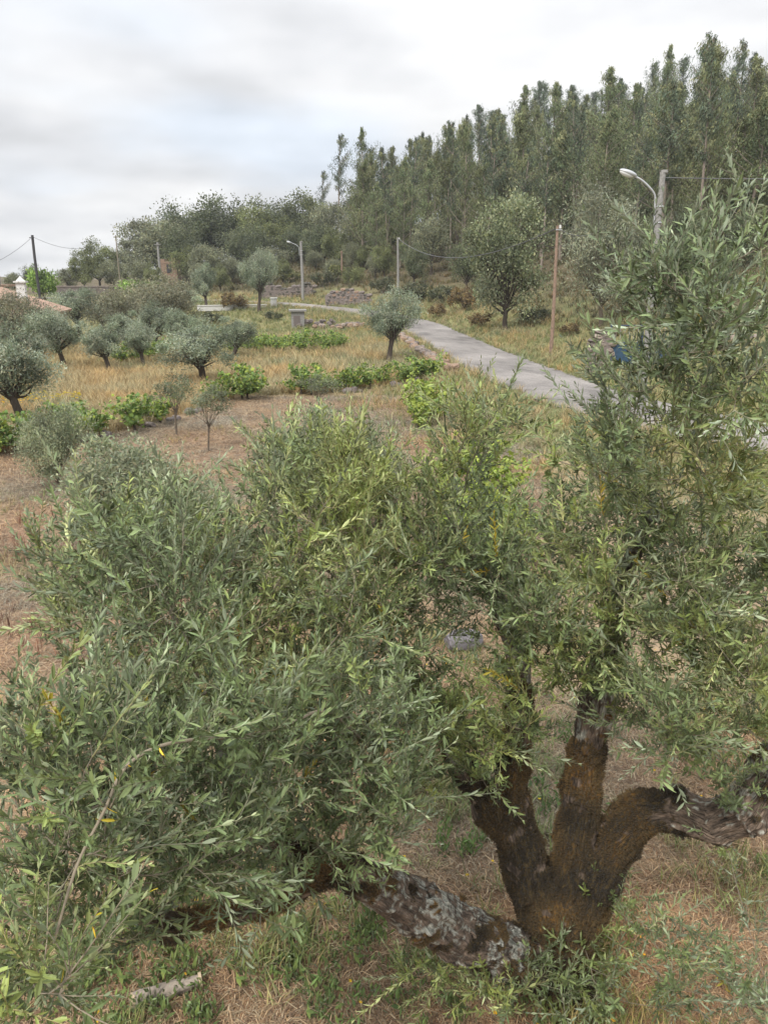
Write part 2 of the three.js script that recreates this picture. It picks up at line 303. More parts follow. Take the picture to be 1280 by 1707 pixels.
const drabKinds = [0, 1].map(() => crownTree({ cy: 2.15, rx: 1.75, ry: 1.65, fork: 0.8, r0: 0.12, lobes: 28, leaves: 9000, len: 0.15, wid: 0.045, patch: 1.3, lobe: 1.15, col: [0.155, 0.155, 0.09], col2: [0.24, 0.225, 0.15], low: -0.9 }));
const oakKinds = [0, 1, 2, 3].map((i) => crownTree({ cy: 4.2, rx: 3.0, ry: 3.2, fork: 1.6, r0: 0.2, lobes: 20, leaves: 9000, len: 0.27, wid: 0.13, patch: 0.7, lobe: 1.05, col: [[0.088, 0.108, 0.046], [0.14, 0.16, 0.06], [0.19, 0.20, 0.115], [0.10, 0.122, 0.06]][i], col2: [[0.14, 0.16, 0.07], [0.21, 0.23, 0.09], [0.25, 0.26, 0.155], [0.155, 0.17, 0.085]][i], low: -0.9, bark: M.darkBark }));
const bigOlive = crownTree({ cy: 3.6, rx: 2.4, ry: 2.75, fork: 1.1, r0: 0.13, lobes: 40, leaves: 15000, len: 0.17, wid: 0.05, patch: 0.9, lobe: 1.0, col: [0.175, 0.188, 0.115], col2: [0.27, 0.28, 0.195], low: -0.95 });
const bigOak = crownTree({ cy: 3.9, rx: 2.6, ry: 3.05, fork: 1.1, r0: 0.16, lobes: 42, leaves: 14000, len: 0.19, wid: 0.09, patch: 0.9, lobe: 0.9, col: [0.15, 0.175, 0.082], col2: [0.25, 0.27, 0.155], low: -0.95, bark: M.darkBark });
const euKinds = [0, 1, 2, 3, 4, 5].map((i) => eucalyptus({ h: 14 + 0.7 * i, from: [0.2, 0.12, 0.5, 0.16, 0.58, 0.08][i], branches: [80, 84, 48, 80, 42, 88][i], round: [0.75, 0.95, 0.95, 0.6, 0.9, 0.85][i], rad: [2.3, 2.6, 1.4, 2.1, 1.25, 2.7][i], leaves: [8200, 8500, 3800, 8000, 3400, 8500][i], col: [[0.108, 0.138, 0.066], [0.14, 0.16, 0.07], [0.098, 0.126, 0.078], [0.155, 0.17, 0.075], [0.10, 0.128, 0.082], [0.12, 0.15, 0.066]][i], col2: [0.195, 0.205, 0.10] }));
const shrubKinds = [[[0.12, 0.13, 0.04], [0.19, 0.19, 0.06]], [[0.085, 0.1, 0.045], [0.14, 0.14, 0.07]], [[0.17, 0.115, 0.05], [0.22, 0.16, 0.06]]].map(([col, col2]) => crownTree({ cy: 0.62, rx: 0.95, ry: 0.6, fork: 0.2, r0: 0.03, lobes: 11, leaves: 1500, len: 0.17, wid: 0.075, patch: 1.6, lobe: 1.15, col, col2, low: -0.5 }));
const greenShrub = crownTree({ cy: 1.1, rx: 1.35, ry: 1.05, fork: 0.3, r0: 0.06, lobes: 14, leaves: 2600, len: 0.2, wid: 0.13, patch: 1.2, lobe: 1.15, col: [0.13, 0.21, 0.035], col2: [0.2, 0.29, 0.06], low: -0.6 });
const placed = new Map();
function plant(proto, name, label, category, group, pos, turn, sc) {
  const r = proto.clone(); r.name = numbered(name); tag(r, label, category, group); r.position.copy(pos); r.rotation.y = turn; Array.isArray(sc) ? r.scale.set(...sc) : r.scale.setScalar(sc); scene.add(r); return r;
}
console.log('tree kinds done');

// the hillside wood of eucalyptus
rnd = mulberry(55);
{
  const spots = [];
  for (let tries = 0; tries < 20000 && spots.length < 285; tries++) {
    const az = rr(-1.5, 29) / 57.3, d = rr(62, 172), x = Math.tan(az) * d, [t] = laneT(x, d), u = t - 2.1;
    const start = lerp(20, 17, clamp(az * 57.3 / 26)) + 9 * nz(x * 0.06, 2, d * 0.06);
    if (u < start || u > 92) continue;
    if (d > 155 && az * 57.3 < 8) continue;
    const sp = u < start + 14 ? 2.9 : 3.9;
    if (spots.some((q) => (q[0] - x) ** 2 + (q[1] - d) ** 2 < sp * sp)) continue;
    spots.push([x, d, u]);
  }
  for (const [x, d, u] of spots) plant(euKinds[u > 48 ? pick([2, 4, 4, 2, 0]) : pick([0, 1, 3, 5, 2])], 'eucalyptus_tree', 'tall slender eucalyptus in the dense wood on the hillside', 'tree', 'eucalyptus trees of the hillside wood', HV(x, -d), rr(0, 6.28), (() => { const k = rr(0.66, 1.12) * lerp(0.92, 0.93, sstep(-1, 12, Math.atan2(x, d) * 57.3)), w = rr(0.75, 1.15); return [w, k, w]; })());
  console.log('eucalyptus', spots.length);
  for (const [px, py, s, k] of [[560, 292, 150, 0.86], [533, 300, 150, 0.6]]) { const p = at(px, py, s), g0 = H(p.x, p.z); plant(euKinds[2], 'eucalyptus_tree', px > 540 ? 'lone tall eucalyptus rising above the oak wood' : 'shorter eucalyptus beside the lone tall eucalyptus above the oaks', 'tree', undefined, V(p.x, g0, p.z), 0.4, k * 1.5); }
}
// round-crowned oaks on the ridge behind the bend, each given by its top in the picture
rnd = mulberry(77);
{
  const tops = [[160, 398, 118, 1], [205, 402, 122, 2], [238, 345, 128, 2], [272, 350, 124, 2], [305, 372, 120, 0], [340, 328, 136, 0], [375, 322, 134, 0], [412, 330, 132, 1], [445, 332, 140, 3], [480, 326, 134, 0], [515, 318, 134, 1], [548, 322, 128, 2], [585, 352, 124, 2], [600, 302, 135, 0], [640, 296, 132, 0], [670, 305, 128, 3], [345, 396, 112, 2], [450, 402, 112, 2], [395, 372, 126, 3], [430, 372, 122, 0], [500, 370, 126, 3], [540, 372, 118, 0], [470, 360, 130, 1], [300, 330, 140, 3], [560, 380, 112, 1], [620, 350, 120, 3], [650, 350, 116, 1], [185, 425, 112, 2], [135, 418, 116, 1], [310, 410, 114, 1], [385, 420, 112, 2], [525, 412, 116, 2], [110, 440, 120, 2], [600, 410, 108, 1], [225, 425, 108, 2], [255, 440, 104, 1], [330, 430, 106, 2], [365, 440, 103, 1], [420, 430, 108, 3], [470, 430, 108, 1], [555, 425, 104, 2], [590, 440, 98, 1], [625, 420, 100, 2], [20, 448, 110, 2], [-20, 452, 112, 1], [50, 440, 125, 0]];
  for (const [px, py, s, k] of tops) {
    const p = at(px, py, s), y0 = H(p.x, p.z), h = clamp(p.y - y0, 3, 13);
    plant(oakKinds[k], 'oak_tree', 'round crowned evergreen oak in the wood behind the road bend', 'tree', 'evergreen oaks on the ridge', V(p.x, p.y - h, p.z), rr(0, 6.28), [h / 7.9 * rr(0.85, 1.2), h / 7.9, h / 7.9 * rr(0.85, 1.2)]);
  }
  // mixed trees along the forest edge
  for (const [px, py, s, k, w] of [[690, 400, 88, 3, 0.75], [720, 345, 92, 2, 0.85], [640, 400, 96, 1, 0.7], [780, 390, 78, 3, 0.8], [585, 395, 108, 2, 0.7], [1090, 360, 62, 0, 0.9], [1160, 330, 62, 3, 0.9], [1250, 245, 66, 1, 0.9], [1240, 350, 55, 0, 0.9]]) {
    const p = at(px, py, s), y0 = H(p.x, p.z), h = clamp(p.y - y0, 2.5, 12);
    plant(oakKinds[k], 'oak_tree', 'bushy oak at the edge of the eucalyptus wood', 'tree', 'oaks along the forest edge', V(p.x, y0, p.z), rr(0, 6.28), [h / 7.9 * w, h / 7.9, h / 7.9 * w]);
  }
}
// olives: [base px, base py, crown half width px, top py, kind, label]
rnd = mulberry(88);
const fieldOlives = [
  [38, 716, 78, 540, 0, 'olive tree with pale leaning trunk in the dry grass', 0],
  [110, 616, 45, 520, 1, 'round dark olive with leaning dark trunk on bare red soil', 0],
  [182, 622, 42, 540, 2, 'small round olive with short straight trunk beside bright vines', 0],
  [341, 642, 66, 543, 3, 'wide spreading olive standing alone in the golden grass', 0],
  [258, 590, 36, 505, 0, 'dark blue green olive behind the golden grass', 0],
  [648, 606, 47, 490, 1, 'dense bushy olive beside the road bend', 1],
  [215, 585, 34, 520, 2, 'olive in the grove before the pink house', 2],
  [135, 560, 44, 482, 3, 'olive in the grove before the pink house', 2],
  [432, 520, 30, 425, 1, 'slim olive beside the white gatepost', 0],
  [345, 520, 26, 442, 2, 'silvery olive above the pale path', 0],
  [300, 545, 40, 475, 0, 'olive in the grove before the pink house', 2],
  [392, 600, 40, 530, 2, 'olive in the grove before the pink house', 2], [240, 612, 36, 540, 1, 'olive in the grove before the pink house', 2], [62, 600, 40, 515, 0, 'olive in the grove before the pink house', 2], [305, 605, 38, 520, 3, 'olive in the grove before the pink house', 2], [170, 560, 40, 490, 0, 'olive in the grove before the pink house', 2],
];
for (const [bx, by, hw, ty, k, label, mode] of fieldOlives) {
  const p = ground(bx, by), s = p.s, h = (by - ty) / F * s * 1.03, w = hw / F * s;
  plant(oliveKinds[k], 'olive_tree', label, 'tree', mode === 2 ? 'olives of the grove before the pink house' : undefined, p, rr(0, 6.28), [w / 1.32, h / 2.95, w / 1.32]);
}
for (const [bx, by, hw, ty, k] of [[205, 575, 52, 468, 0], [290, 565, 58, 452, 1], [28, 600, 58, 472, 0], [250, 550, 42, 465, 1], [88, 585, 34, 505, 1]]) {
  const p = ground(bx, by), s = p.s; plant(drabKinds[k], 'grey_tree', 'drab grey brown leafy tree in the grove by the house', 'tree', 'drab trees of the grove', p, rr(0, 6.28), [hw / F * s / 1.9, (by - ty) / F * s / 4.05, hw / F * s / 1.9]);
}
{ // roadside pair on the right bank
  let p = ground(843, 550); plant(bigOak, 'oak_tree', 'tall oak with dark trunk on the bank by the wooden pole', 'tree', undefined, p, 1.0, [78 / F * p.s / 2.9, (550 - 318) / F * p.s / 7.3, 78 / F * p.s / 2.9]);
  p = ground(1000, 545); plant(bigOlive, 'olive_tree', 'large silvery olive on the bank above the stone wall', 'tree', undefined, p, 2.2, [82 / F * p.s / 2.8, (545 - 305) / F * p.s / 6.7, 82 / F * p.s / 2.8]);
}
// young trees in the near field
for (const [px, py, s, hw, top, label] of [[225, 790, 12.5, 135, 712, 'soft fuzzy young olive beside the tilled strip'], [85, 715, 17, 60, 662, 'small fuzzy young olive by the vine row'], [545, 740, 13.5, 110, 668, 'fuzzy young olive showing above the large olive crown']]) {
  const p = at(px, top, s), h = p.y - H(p.x, p.z); plant(oliveFuzz[px > 300 ? 1 : 0], 'young_olive', label, 'tree', undefined, HV(p.x, p.z), px * 0.1, [hw / F * s / 1.3, h / 2.85, hw / F * s / 1.3]);
}
for (const [bx, by, ty, hw, label] of [[296, 726, 622, 42, 'thin stemmed sapling standing on red soil nearer the vines'], [346, 752, 640, 40, 'thin stemmed sapling on bare red soil'], [533, 690, 622, 34, 'thin stemmed sapling among the vine row']]) {
  const p = ground(bx, by), s = p.s; plant(thinOlive[bx > 300 ? 1 : 0], 'sapling', label, 'tree', undefined, p, bx, [hw / F * s / 0.8, (by - ty) / F * s / 2.55, hw / F * s / 0.8]);
}
// shrubs
for (const [px, py, hw, ty, label] of [[75, 500, 28, 446, 'bright green leafy shrub behind the pink house'], [232, 480, 40, 448, 'bright green shrub below the concrete pole']]) {
  const p = ground(px, py), s = Math.min(p.s, 95), q = at(px, py, s); q.y = H(q.x, q.z); plant(greenShrub, 'shrub', label, 'shrub', undefined, q, px, [hw / F * s / 1.5, (py - ty) / F * s / 2.2, hw / F * s / 1.5]);
}
for (const [px, py, hw, ty, k, label, grp] of [[478, 472, 26, 448, 0, 'yellow green clipped bush above the dark stone wall'], [388, 518, 26, 488, 2, 'orange brown bush beside the pale path'], [400, 470, 34, 440, 2, 'rusty brown scrub on the slope below the oaks'], [770, 520, 30, 480, 2, 'ochre bracken clump at the wood edge', 1], [735, 505, 24, 475, 1, 'dark green bush under the eucalyptus stems', 2], [690, 505, 30, 470, 1, 'dark green bush under the eucalyptus stems', 2], [800, 545, 24, 522, 2, 'ochre bracken clump at the wood edge', 1], [540, 478, 22, 450, 1, 'dark green bush beside the tall street lamp'], [1060, 520, 40, 485, 0, 'yellow green bush above the blue gate'], [890, 540, 30, 512, 1, 'dark green bush behind the wooden pole'], [730, 530, 18, 508, 2, 'ochre bracken clump at the wood edge', 1], [355, 540, 20, 520, 1, 'low green bush below the pale path'], [455, 535, 16, 518, 1, 'low green bush before the white gatepost'], [560, 470, 24, 440, 0, 'yellow green bush above the mossy stone bank'], [640, 490, 22, 462, 1, 'dark green bush beside the thin grey pole'], [950, 560, 20, 540, 2, 'ochre bush at the foot of the large silvery olive']]) {
  const p = ground(px, py), s = Math.min(p.s, 125), q = at(px, py, s); q.y = H(q.x, q.z);
  plant(shrubKinds[k], 'shrub', label, 'shrub', grp === 1 ? 'bracken at the wood edge' : grp === 2 ? 'bushes under the eucalyptus' : undefined, q, px, [hw / F * s / 1.05, (py - ty) / F * s / 1.35, hw / F * s / 1.05]);
}
console.log('trees placed');

// ---------- vines ----------
rnd = mulberry(33);
function vinePlant(yellow) {
  const g = new THREE.Group(), S = new Soup(), canes = [];
  const tp = bend(V(0, -0.1, 0), V(rr(-0.08, 0.08), 0.42, 0), 4, 0.06); part(g, 'trunk', tube(tp, [0.05, 0.04, 0.035, 0.04, 0.045], 6, false, 0.3), M.darkBark);
  for (let i = 0; i < 11; i++) {
    const a = rr(0, 6.28), e = V(Math.cos(a) * rr(0.3, 0.85), rr(0.3, 1.05), Math.sin(a) * rr(0.25, 0.65)), cp = bend(tp[3], e, 4, 0.12); canes.push(tube(cp, [0.012, 0.010, 0.008, 0.006, 0.004], 4));
    for (let k = 0; k < 42; k++) {
      const p = cp[0].clone().lerp(e, rr(0.2, 1.1)).add(V(gauss() * 0.16, gauss() * 0.14, gauss() * 0.16)), n = randDir(V()).add(V(0, 0.9, 0.3)).normalize(), r = rr(0.045, 0.085);
      const x = randDir(V()).cross(n).normalize(), y = n.clone().cross(x), c = jit(rnd() < yellow ? [0.27, 0.34, 0.055] : [0.135, 0.215, 0.045], 0.25), pts = [];
      for (const [ang, q] of [[0, 1.1], [0.55, 0.62], [1.15, 1], [1.85, 0.66], [2.6, 0.85], [3.14, 0.3], [3.68, 0.85], [4.43, 0.66], [5.13, 1], [5.73, 0.62]]) pts.push(p.clone().addScaledVector(x, Math.sin(ang) * r * q).addScaledVector(y, Math.cos(ang) * r * q).addScaledVector(n, -0.02 * q));
      for (let j = 0; j < 10; j++) S.tri(p, pts[j], pts[(j + 1) % 10], c);
    }
  }
  part(g, 'canes', mergeGeometries(canes), M.twigDark); part(g, 'foliage', S.geo(), M.leaf);
  return g;
}
const vines = [vinePlant(0.35), vinePlant(0.45), vinePlant(0.3)], paleVines = [vinePlant(0.85), vinePlant(0.8)];
for (let i = 0; i < 30; i++) { // along the terrace edge, with gaps
  const x = lerp(-13.5, 2.2, i / 29) + rr(-0.2, 0.2), d = vineD(x) + rr(-0.25, 0.25);
  if ((x > -6.9 && x < -6.3) || (x > -4.6 && x < -3.4)) continue;
  plant(pick(vines), 'grape_vine', 'leafy green grape vine in the row along the terrace edge', 'vine', 'vines along the terrace edge', HV(x, -d), rr(0, 6.28), rr(0.78, 1.15));
}
for (let i = 0; i < 15; i++) { const x = lerp(-8.6, -2.6, i / 14) + rr(-0.3, 0.3), d = 47 + (i % 3) * 1.6 + rr(-0.4, 0.4); plant(pick(vines), 'grape_vine', 'grape vine in the patch before the small concrete hut', 'vine', 'vines before the concrete hut', HV(x, -d), rr(0, 6.28), rr(0.8, 1.1)); }
for (let i = 0; i < 4; i++) { const p = ground(205 + i * 22, 608 - i * 4); plant(pick(vines), 'grape_vine', 'grape vine between the field olives', 'vine', 'vines between the field olives', p, rr(0, 6.28), rr(0.9, 1.2)); }
for (const [px, py, s, k] of [[705, 625, 27, 1.1], [720, 640, 25, 1.1], [700, 660, 24, 1], [800, 720, 17, 1.1], [830, 780, 15, 1.15], [770, 770, 15.5, 1], [790, 850, 12.5, 1.05], [860, 845, 12.5, 1.1], [750, 850, 12.6, 0.9], [612, 770, 14.5, 0.9]]) { const p = at(px, py, s); plant(pick(paleVines), 'grape_vine', 'pale yellow green vine behind the large olive crown', 'vine', 'pale vines behind the large olive', HV(p.x, p.z), rr(0, 6.28), Math.max(0.9, (p.y - H(p.x, p.z)) / 1.0)); }

// ---------- the large olive in front ----------
rnd = mulberry(4242);
const P = (px, py, s) => at(px, py, s);
const base0 = ground(932, 1640);
const tree = thing('olive_tree', 'large old olive with mossy forked trunk and silvery spreading crown', 'tree', V(0, 0, 0));
// limbs: lists of [px, py, depth, radius, moss 0..1]
const limbSpec = [
  { name: 'trunk', pts: [[938, 1700, 5.36, 0.30, 1], [935, 1640, 5.32, 0.235, 1], [932, 1570, 5.22, 0.20, 1], [930, 1500, 5.1, 0.20, 1]] },
  { name: 'limb', pts: [[905, 1520, 5.08, 0.15, 1], [868, 1420, 4.98, 0.125, 0.95], [850, 1345, 4.92, 0.11, 0.9], [856, 1270, 4.9, 0.085, 0.75], [866, 1190, 4.9, 0.08, 0.55], [862, 1080, 4.95, 0.07, 0.3], [820, 980, 5.0, 0.05, 0.1], [760, 880, 5.1, 0.03, 0]] },
  { name: 'limb', pts: [[862, 1400, 4.95, 0.10, 1], [812, 1348, 4.95, 0.085, 0.9], [765, 1270, 5.05, 0.065, 0.6], [700, 1150, 5.1, 0.05, 0.3], [620, 1020, 5.0, 0.035, 0]] },
  { name: 'limb', pts: [[940, 1500, 5.08, 0.15, 1], [958, 1410, 4.95, 0.115, 1], [968, 1330, 4.88, 0.105, 1], [978, 1250, 4.82, 0.10, 0.8], [994, 1165, 4.78, 0.095, 0.1], [1012, 1070, 4.75, 0.075, 0], [1040, 960, 4.6, 0.045, 0]] },
  { name: 'limb', pts: [[955, 1540, 5.12, 0.17, 1], [990, 1460, 5.0, 0.145, 1], [1030, 1395, 4.9, 0.125, 1], [1072, 1352, 4.8, 0.115, 1], [1125, 1345, 4.7, 0.11, 0.62], [1190, 1372, 4.55, 0.11, 0.15], [1240, 1350, 4.45, 0.12, 0.12], [1290, 1275, 4.4, 0.11, 0.3], [1340, 1180, 4.4, 0.09, 0.1], [1330, 1060, 4.4, 0.06, 0]] },
  { name: 'limb', pts: [[890, 1600, 5.2, 0.17, 0.9], [830, 1582, 4.95, 0.155, 0.35], [760, 1550, 4.7, 0.15, 0.3], [700, 1515, 4.45, 0.135, 0.2], [640, 1480, 4.2, 0.115, 0.25], [560, 1440, 3.95, 0.085, 0.9], [490, 1430, 3.75, 0.07, 0.95], [430, 1380, 3.65, 0.06, 0.4], [380, 1270, 3.6, 0.04, 0], [330, 1130, 3.7, 0.025, 0]] },
  { name: 'limb', pts: [[560, 1445, 3.95, 0.075, 0.7], [430, 1510, 3.75, 0.062, 0.8], [280, 1545, 3.5, 0.055, 0.8], [170, 1500, 3.1, 0.035, 0.2], [110, 1420, 2.8, 0.02, 0]] },
  { name: 'limb', pts: [[1040, 960, 4.6, 0.045, 0], [1085, 860, 4.25, 0.034, 0], [1112, 775, 3.95, 0.027, 0], [1145, 710, 3.75, 0.020, 0], [1205, 630, 3.55, 0.012, 0]] },
];
const caps = [], limbNodes = [];
limbSpec.forEach((L, li) => { L.p = L.pts.map(([x, y, s, r, m]) => ({ v: P(x, y, s), r, m })); for (let i = 0; i + 1 < L.p.length; i++) caps.push({ a: L.p[i].v, b: L.p[i + 1].v, ra: L.p[i].r, rb: L.p[i + 1].r, ma: L.p[i].m, mb: L.p[i + 1].m, li, ab: L.p[i + 1].v.clone().sub(L.p[i].v), ax: L.p[i + 1].v.clone().sub(L.p[i].v).normalize() }); });
caps.forEach((c) => { c.l2 = c.ab.lengthSq(); });
function barkField(x, y, z, info) {
  let d = 9, best = 9, bi = 0, bt = 0;
  for (let i = 0; i < caps.length; i++) {
    const c = caps[i], px = x - c.a.x, py = y - c.a.y, pz = z - c.a.z, t = clamp((px * c.ab.x + py * c.ab.y + pz * c.ab.z) / c.l2);
    const qx = px - c.ab.x * t, qy = py - c.ab.y * t, qz = pz - c.ab.z * t, e = Math.sqrt(qx * qx + qy * qy + qz * qz) - lerp(c.ra, c.rb, t);
    if (e < best) { best = e; bi = i; bt = t; }
    if (i === 0) d = e; else { const k = 0.035, h = Math.max(k - Math.abs(d - e), 0) / k; d = Math.min(d, e) - h * h * k * 0.25; }
  }
  if (Math.abs(d) < 0.07) {
    const c = caps[bi], l = (x * c.ax.x + y * c.ax.y + z * c.ax.z) * 0.72, qx = x - c.ax.x * l, qy = y - c.ax.y * l, qz = z - c.ax.z * l, rad = lerp(c.ra, c.rb, bt), sc = clamp(rad / 0.13, 0.25, 1);
    d += sc * (0.028 * nz(x * 4.5, y * 4.5, z * 4.5) + 0.032 * nz(qx * 17, qy * 17, qz * 17) + 0.022 * nz(qx * 38, qy * 38, qz * 38));
  }
  if (info) { info.i = bi; info.t = bt; }
  return d;
}
{
  // one field over the forked trunk and its limbs, meshed in boxes; each triangle goes to the limb it lies on
  const boxes = [[V(1.25, 0.85, -4.25), 1.15], [V(-0.05, 1.6, -3.55), 1.0], [V(1.35, 2.45, -4.3), 1.0], [V(0.1, 3.0, -4.6), 0.95]];
  const bins = limbSpec.map(() => Object.assign(new Soup(), { n: [] })), info = {}, mossAt = [];
  const taken = (p, k) => { for (let q = 0; q < k; q++) { const [c, h] = boxes[q], m = h * 0.955; if (Math.abs(p.x - c.x) < m && Math.abs(p.y - c.y) < m && Math.abs(p.z - c.z) < m) return true; } return false; };
  boxes.forEach(([c, half], bk) => {
    const n = bk ? 104 : 168, mc = new MarchingCubes(n, new THREE.MeshBasicMaterial(), false, false, 400000);
    mc.isolation = 0; const hs = n / 2;
    for (let k = 0; k < n; k++) for (let j = 0; j < n; j++) for (let i = 0; i < n; i++) mc.field[i + j * n + k * n * n] = -barkField(c.x + (i - hs) / hs * half, c.y + (j - hs) / hs * half, c.z + (k - hs) / hs * half);
    mc.update();
    const pa = mc.positionArray, na = mc.normalArray, cnt = mc.count, A = V(), B = V(), C = V();
    const colour = (p) => {
      barkField(p.x, p.y, p.z, info); const cp = caps[info.i], m = lerp(cp.ma, cp.mb, info.t);
      const n1 = fbm(p.x * 7, p.y * 7, p.z * 7, 3), n2 = nz(p.x * 45, p.y * 45, p.z * 45), n3 = fbm(p.x * 19 + 5, p.y * 19, p.z * 19, 3), la = (p.x * cp.ax.x + p.y * cp.ax.y + p.z * cp.ax.z) * 0.8, sx = p.x - cp.ax.x * la, sy = p.y - cp.ax.y * la, sz = p.z - cp.ax.z * la, n6 = fbm(sx * 27, sy * 27, sz * 27, 3), n5 = nz((p.x - cp.ax.x * la) * 42, (p.y - cp.ax.y * la) * 42, (p.z - cp.ax.z * la) * 42), n4 = nz(p.x * 3.2, p.y * 3.2 + 4, p.z * 3.2);
      if (m + n1 * 1.5 + n2 * 0.2 > 0.55) { const o = clamp(0.22 + n4 * 1.4 + n2 * 0.7); return [lerp(0.075, 0.205, o), lerp(0.052, 0.108, o), lerp(0.020, 0.026, o)]; }
      if (m < 0.6 && n6 * 0.9 + n3 * 0.5 + n2 * 0.3 + n4 * 0.5 > (m < 0.2 ? 0.07 : 0.13)) { const o = 0.8 + 0.35 * n2; return [0.56 * o, 0.56 * o, 0.48 * o]; }
      const o = Math.max(0.3, 0.85 + 0.3 * n2 + 0.4 * n1 - 0.75 * n5); return [0.23 * o, 0.172 * o, 0.128 * o];
    };
    for (let t = 0; t < cnt; t += 3) {
      const f = (v, q) => v.set(c.x + pa[q * 3] * half, c.y + pa[q * 3 + 1] * half, c.z + pa[q * 3 + 2] * half); f(A, t); f(B, t + 1); f(C, t + 2);
      const mid = A.clone().add(B).add(C).multiplyScalar(1 / 3); if (taken(mid, bk)) continue;
      const S = (barkField(mid.x, mid.y, mid.z, info), bins[caps[info.i].li]);
      S.p.push(A.x, A.y, A.z, B.x, B.y, B.z, C.x, C.y, C.z); for (const q of [A, B, C]) S.c.push(...colour(q));
      { const tri = B.clone().sub(A).cross(C.clone().sub(A)); for (let q = 0; q < 3; q++) { const x = na[(t + q) * 3], y = na[(t + q) * 3 + 1], z = na[(t + q) * 3 + 2], l = (Math.hypot(x, y, z) || 1) * (x * tri.x + y * tri.y + z * tri.z < 0 ? -1 : 1); S.n.push(x / l, y / l, z / l); } barkField(mid.x, mid.y, mid.z, info); const cq = caps[info.i], X = V(0.31, 0.22, 0.92).cross(cq.ax).normalize(), Y = cq.ax.clone().cross(X), us = []; for (const q of [A, B, C]) { const r = q.clone().sub(cq.a); us.push([Math.atan2(r.dot(Y), r.dot(X)), q.dot(cq.ax)]); } const m0 = us[0][0]; for (const u of us) { if (u[0] - m0 > Math.PI) u[0] -= 6.28319; if (u[0] - m0 < -Math.PI) u[0] += 6.28319; S.u.push(u[0] * 3 / 6.28319, u[1] * 1.7); } }
      const cp = caps[info.i]; if (rnd() < 0.4 && lerp(cp.ma, cp.mb, info.t) + fbm(mid.x * 7, mid.y * 7, mid.z * 7, 3) * 1.5 > 0.6) mossAt.push([mid.clone(), B.clone().sub(A).cross(C.clone().sub(A)).normalize()]);
    }
  });
  bins.forEach((S, i) => { if (!S.p.length) return; const g = S.geo(); g.setAttribute('normal', new THREE.Float32BufferAttribute(S.n, 3)); g.setAttribute('uv', new THREE.Float32BufferAttribute(S.u, 2)); part(tree, limbSpec[i].name, g, M.trunk); });
  // moss: short stiff fibres standing on the mossy bark
  const T = new Soup(); for (let i = 0; i < 7; i++) leaf2(T, V(gauss() * 0.006, 0, gauss() * 0.006), V(gauss() * 0.6, 1, gauss() * 0.6).normalize(), rr(0.010, 0.022), 0.004, jit([0.125, 0.076, 0.024], 0.5));
  const up = V(0, 1, 0), ms = [], cs = [];
  for (const [p, n] of mossAt) { if (barkField(p.x + n.x * 0.01, p.y + n.y * 0.01, p.z + n.z * 0.01) < 0) n.negate(); const q = new THREE.Quaternion().setFromUnitVectors(up, n); ms.push(new THREE.Matrix4().compose(p, q, V(1, 1, 1).multiplyScalar(rr(0.7, 1.3)))); const k = clamp(0.75 + 1.3 * nz(p.x * 3.2, p.y * 3.2 + 4, p.z * 3.2) + rr(-0.2, 0.2), 0.25, 1.6); cs.push(RGB(k, k, k)); }
  instanced(tree, 'moss', T.geo(), M.leaf, ms, cs);
  console.log('trunk tris', bins.reduce((a, s) => a + s.p.length / 9, 0), 'moss', ms.length);
}
// crown volumes: [px, py, depth, half width px, half height px, half depth m, points]
const blobs = [
  [230, 1010, 3.9, 180, 180, 0.75, 380], [265, 920, 4.2, 140, 75, 0.6, 190], [150, 1400, 2.75, 220, 200, 0.45, 330], [340, 1260, 3.15, 200, 140, 0.4, 300], [60, 1620, 2.3, 120, 110, 0.25, 100], [330, 1470, 2.85, 120, 90, 0.3, 110], [60, 1270, 2.9, 130, 110, 0.4, 140], [250, 1420, 3.1, 160, 90, 0.3, 130],
  [560, 920, 4.8, 210, 160, 0.9, 470], [480, 1080, 4.3, 190, 150, 0.8, 380], [590, 1240, 3.7, 160, 120, 0.4, 260], [620, 1370, 3.6, 110, 80, 0.3, 150], [470, 1350, 3.3, 110, 80, 0.25, 120], [530, 800, 5.1, 150, 75, 0.8, 200], [770, 725, 4.9, 85, 70, 0.45, 90], [720, 870, 5.0, 120, 100, 0.6, 150],
  [950, 920, 4.8, 220, 110, 0.8, 340], [1130, 970, 4.3, 190, 160, 0.75, 380], [1180, 1150, 4.1, 140, 130, 0.6, 260], [940, 1060, 4.55, 140, 100, 0.5, 210], [780, 970, 5.0, 120, 80, 0.6, 150], [1070, 1180, 4.3, 90, 80, 0.3, 100],
  [1190, 515, 3.3, 110, 140, 0.45, 220], [1105, 610, 3.5, 65, 110, 0.35, 85], [1240, 620, 3.3, 100, 140, 0.4, 140], [1130, 770, 3.8, 150, 110, 0.45, 180], [980, 760, 4.6, 90, 60, 0.35, 60],
  [1055, 500, 3.4, 45, 50, 0.25, 22], [1035, 660, 3.5, 40, 60, 0.25, 26], [545, 1425, 3.5, 95, 55, 0.2, 110],
  [400, 1480, 3.2, 140, 50, 0.2, 110],
  [720, 1040, 4.8, 120, 60, 0.3, 120], [760, 1250, 4.7, 75, 70, 0.25, 90], [1125, 490, 3.4, 55, 55, 0.3, 55], [1120, 540, 3.45, 60, 60, 0.3, 40],
  [850, 1190, 4.65, 65, 100, 0.25, 110], [835, 1290, 4.7, 45, 50, 0.2, 36], [690, 1150, 4.6, 90, 60, 0.3, 80], [985, 1130, 4.5, 60, 50, 0.15, 50], [930, 1640, 4.95, 110, 70, 0.25, 120], [1190, 1650, 4.7, 130, 60, 0.3, 110], [745, 1660, 4.95, 110, 55, 0.25, 70], [1215, 1320, 4.2, 30, 45, 0.1, 16],
];
const nodes = [];
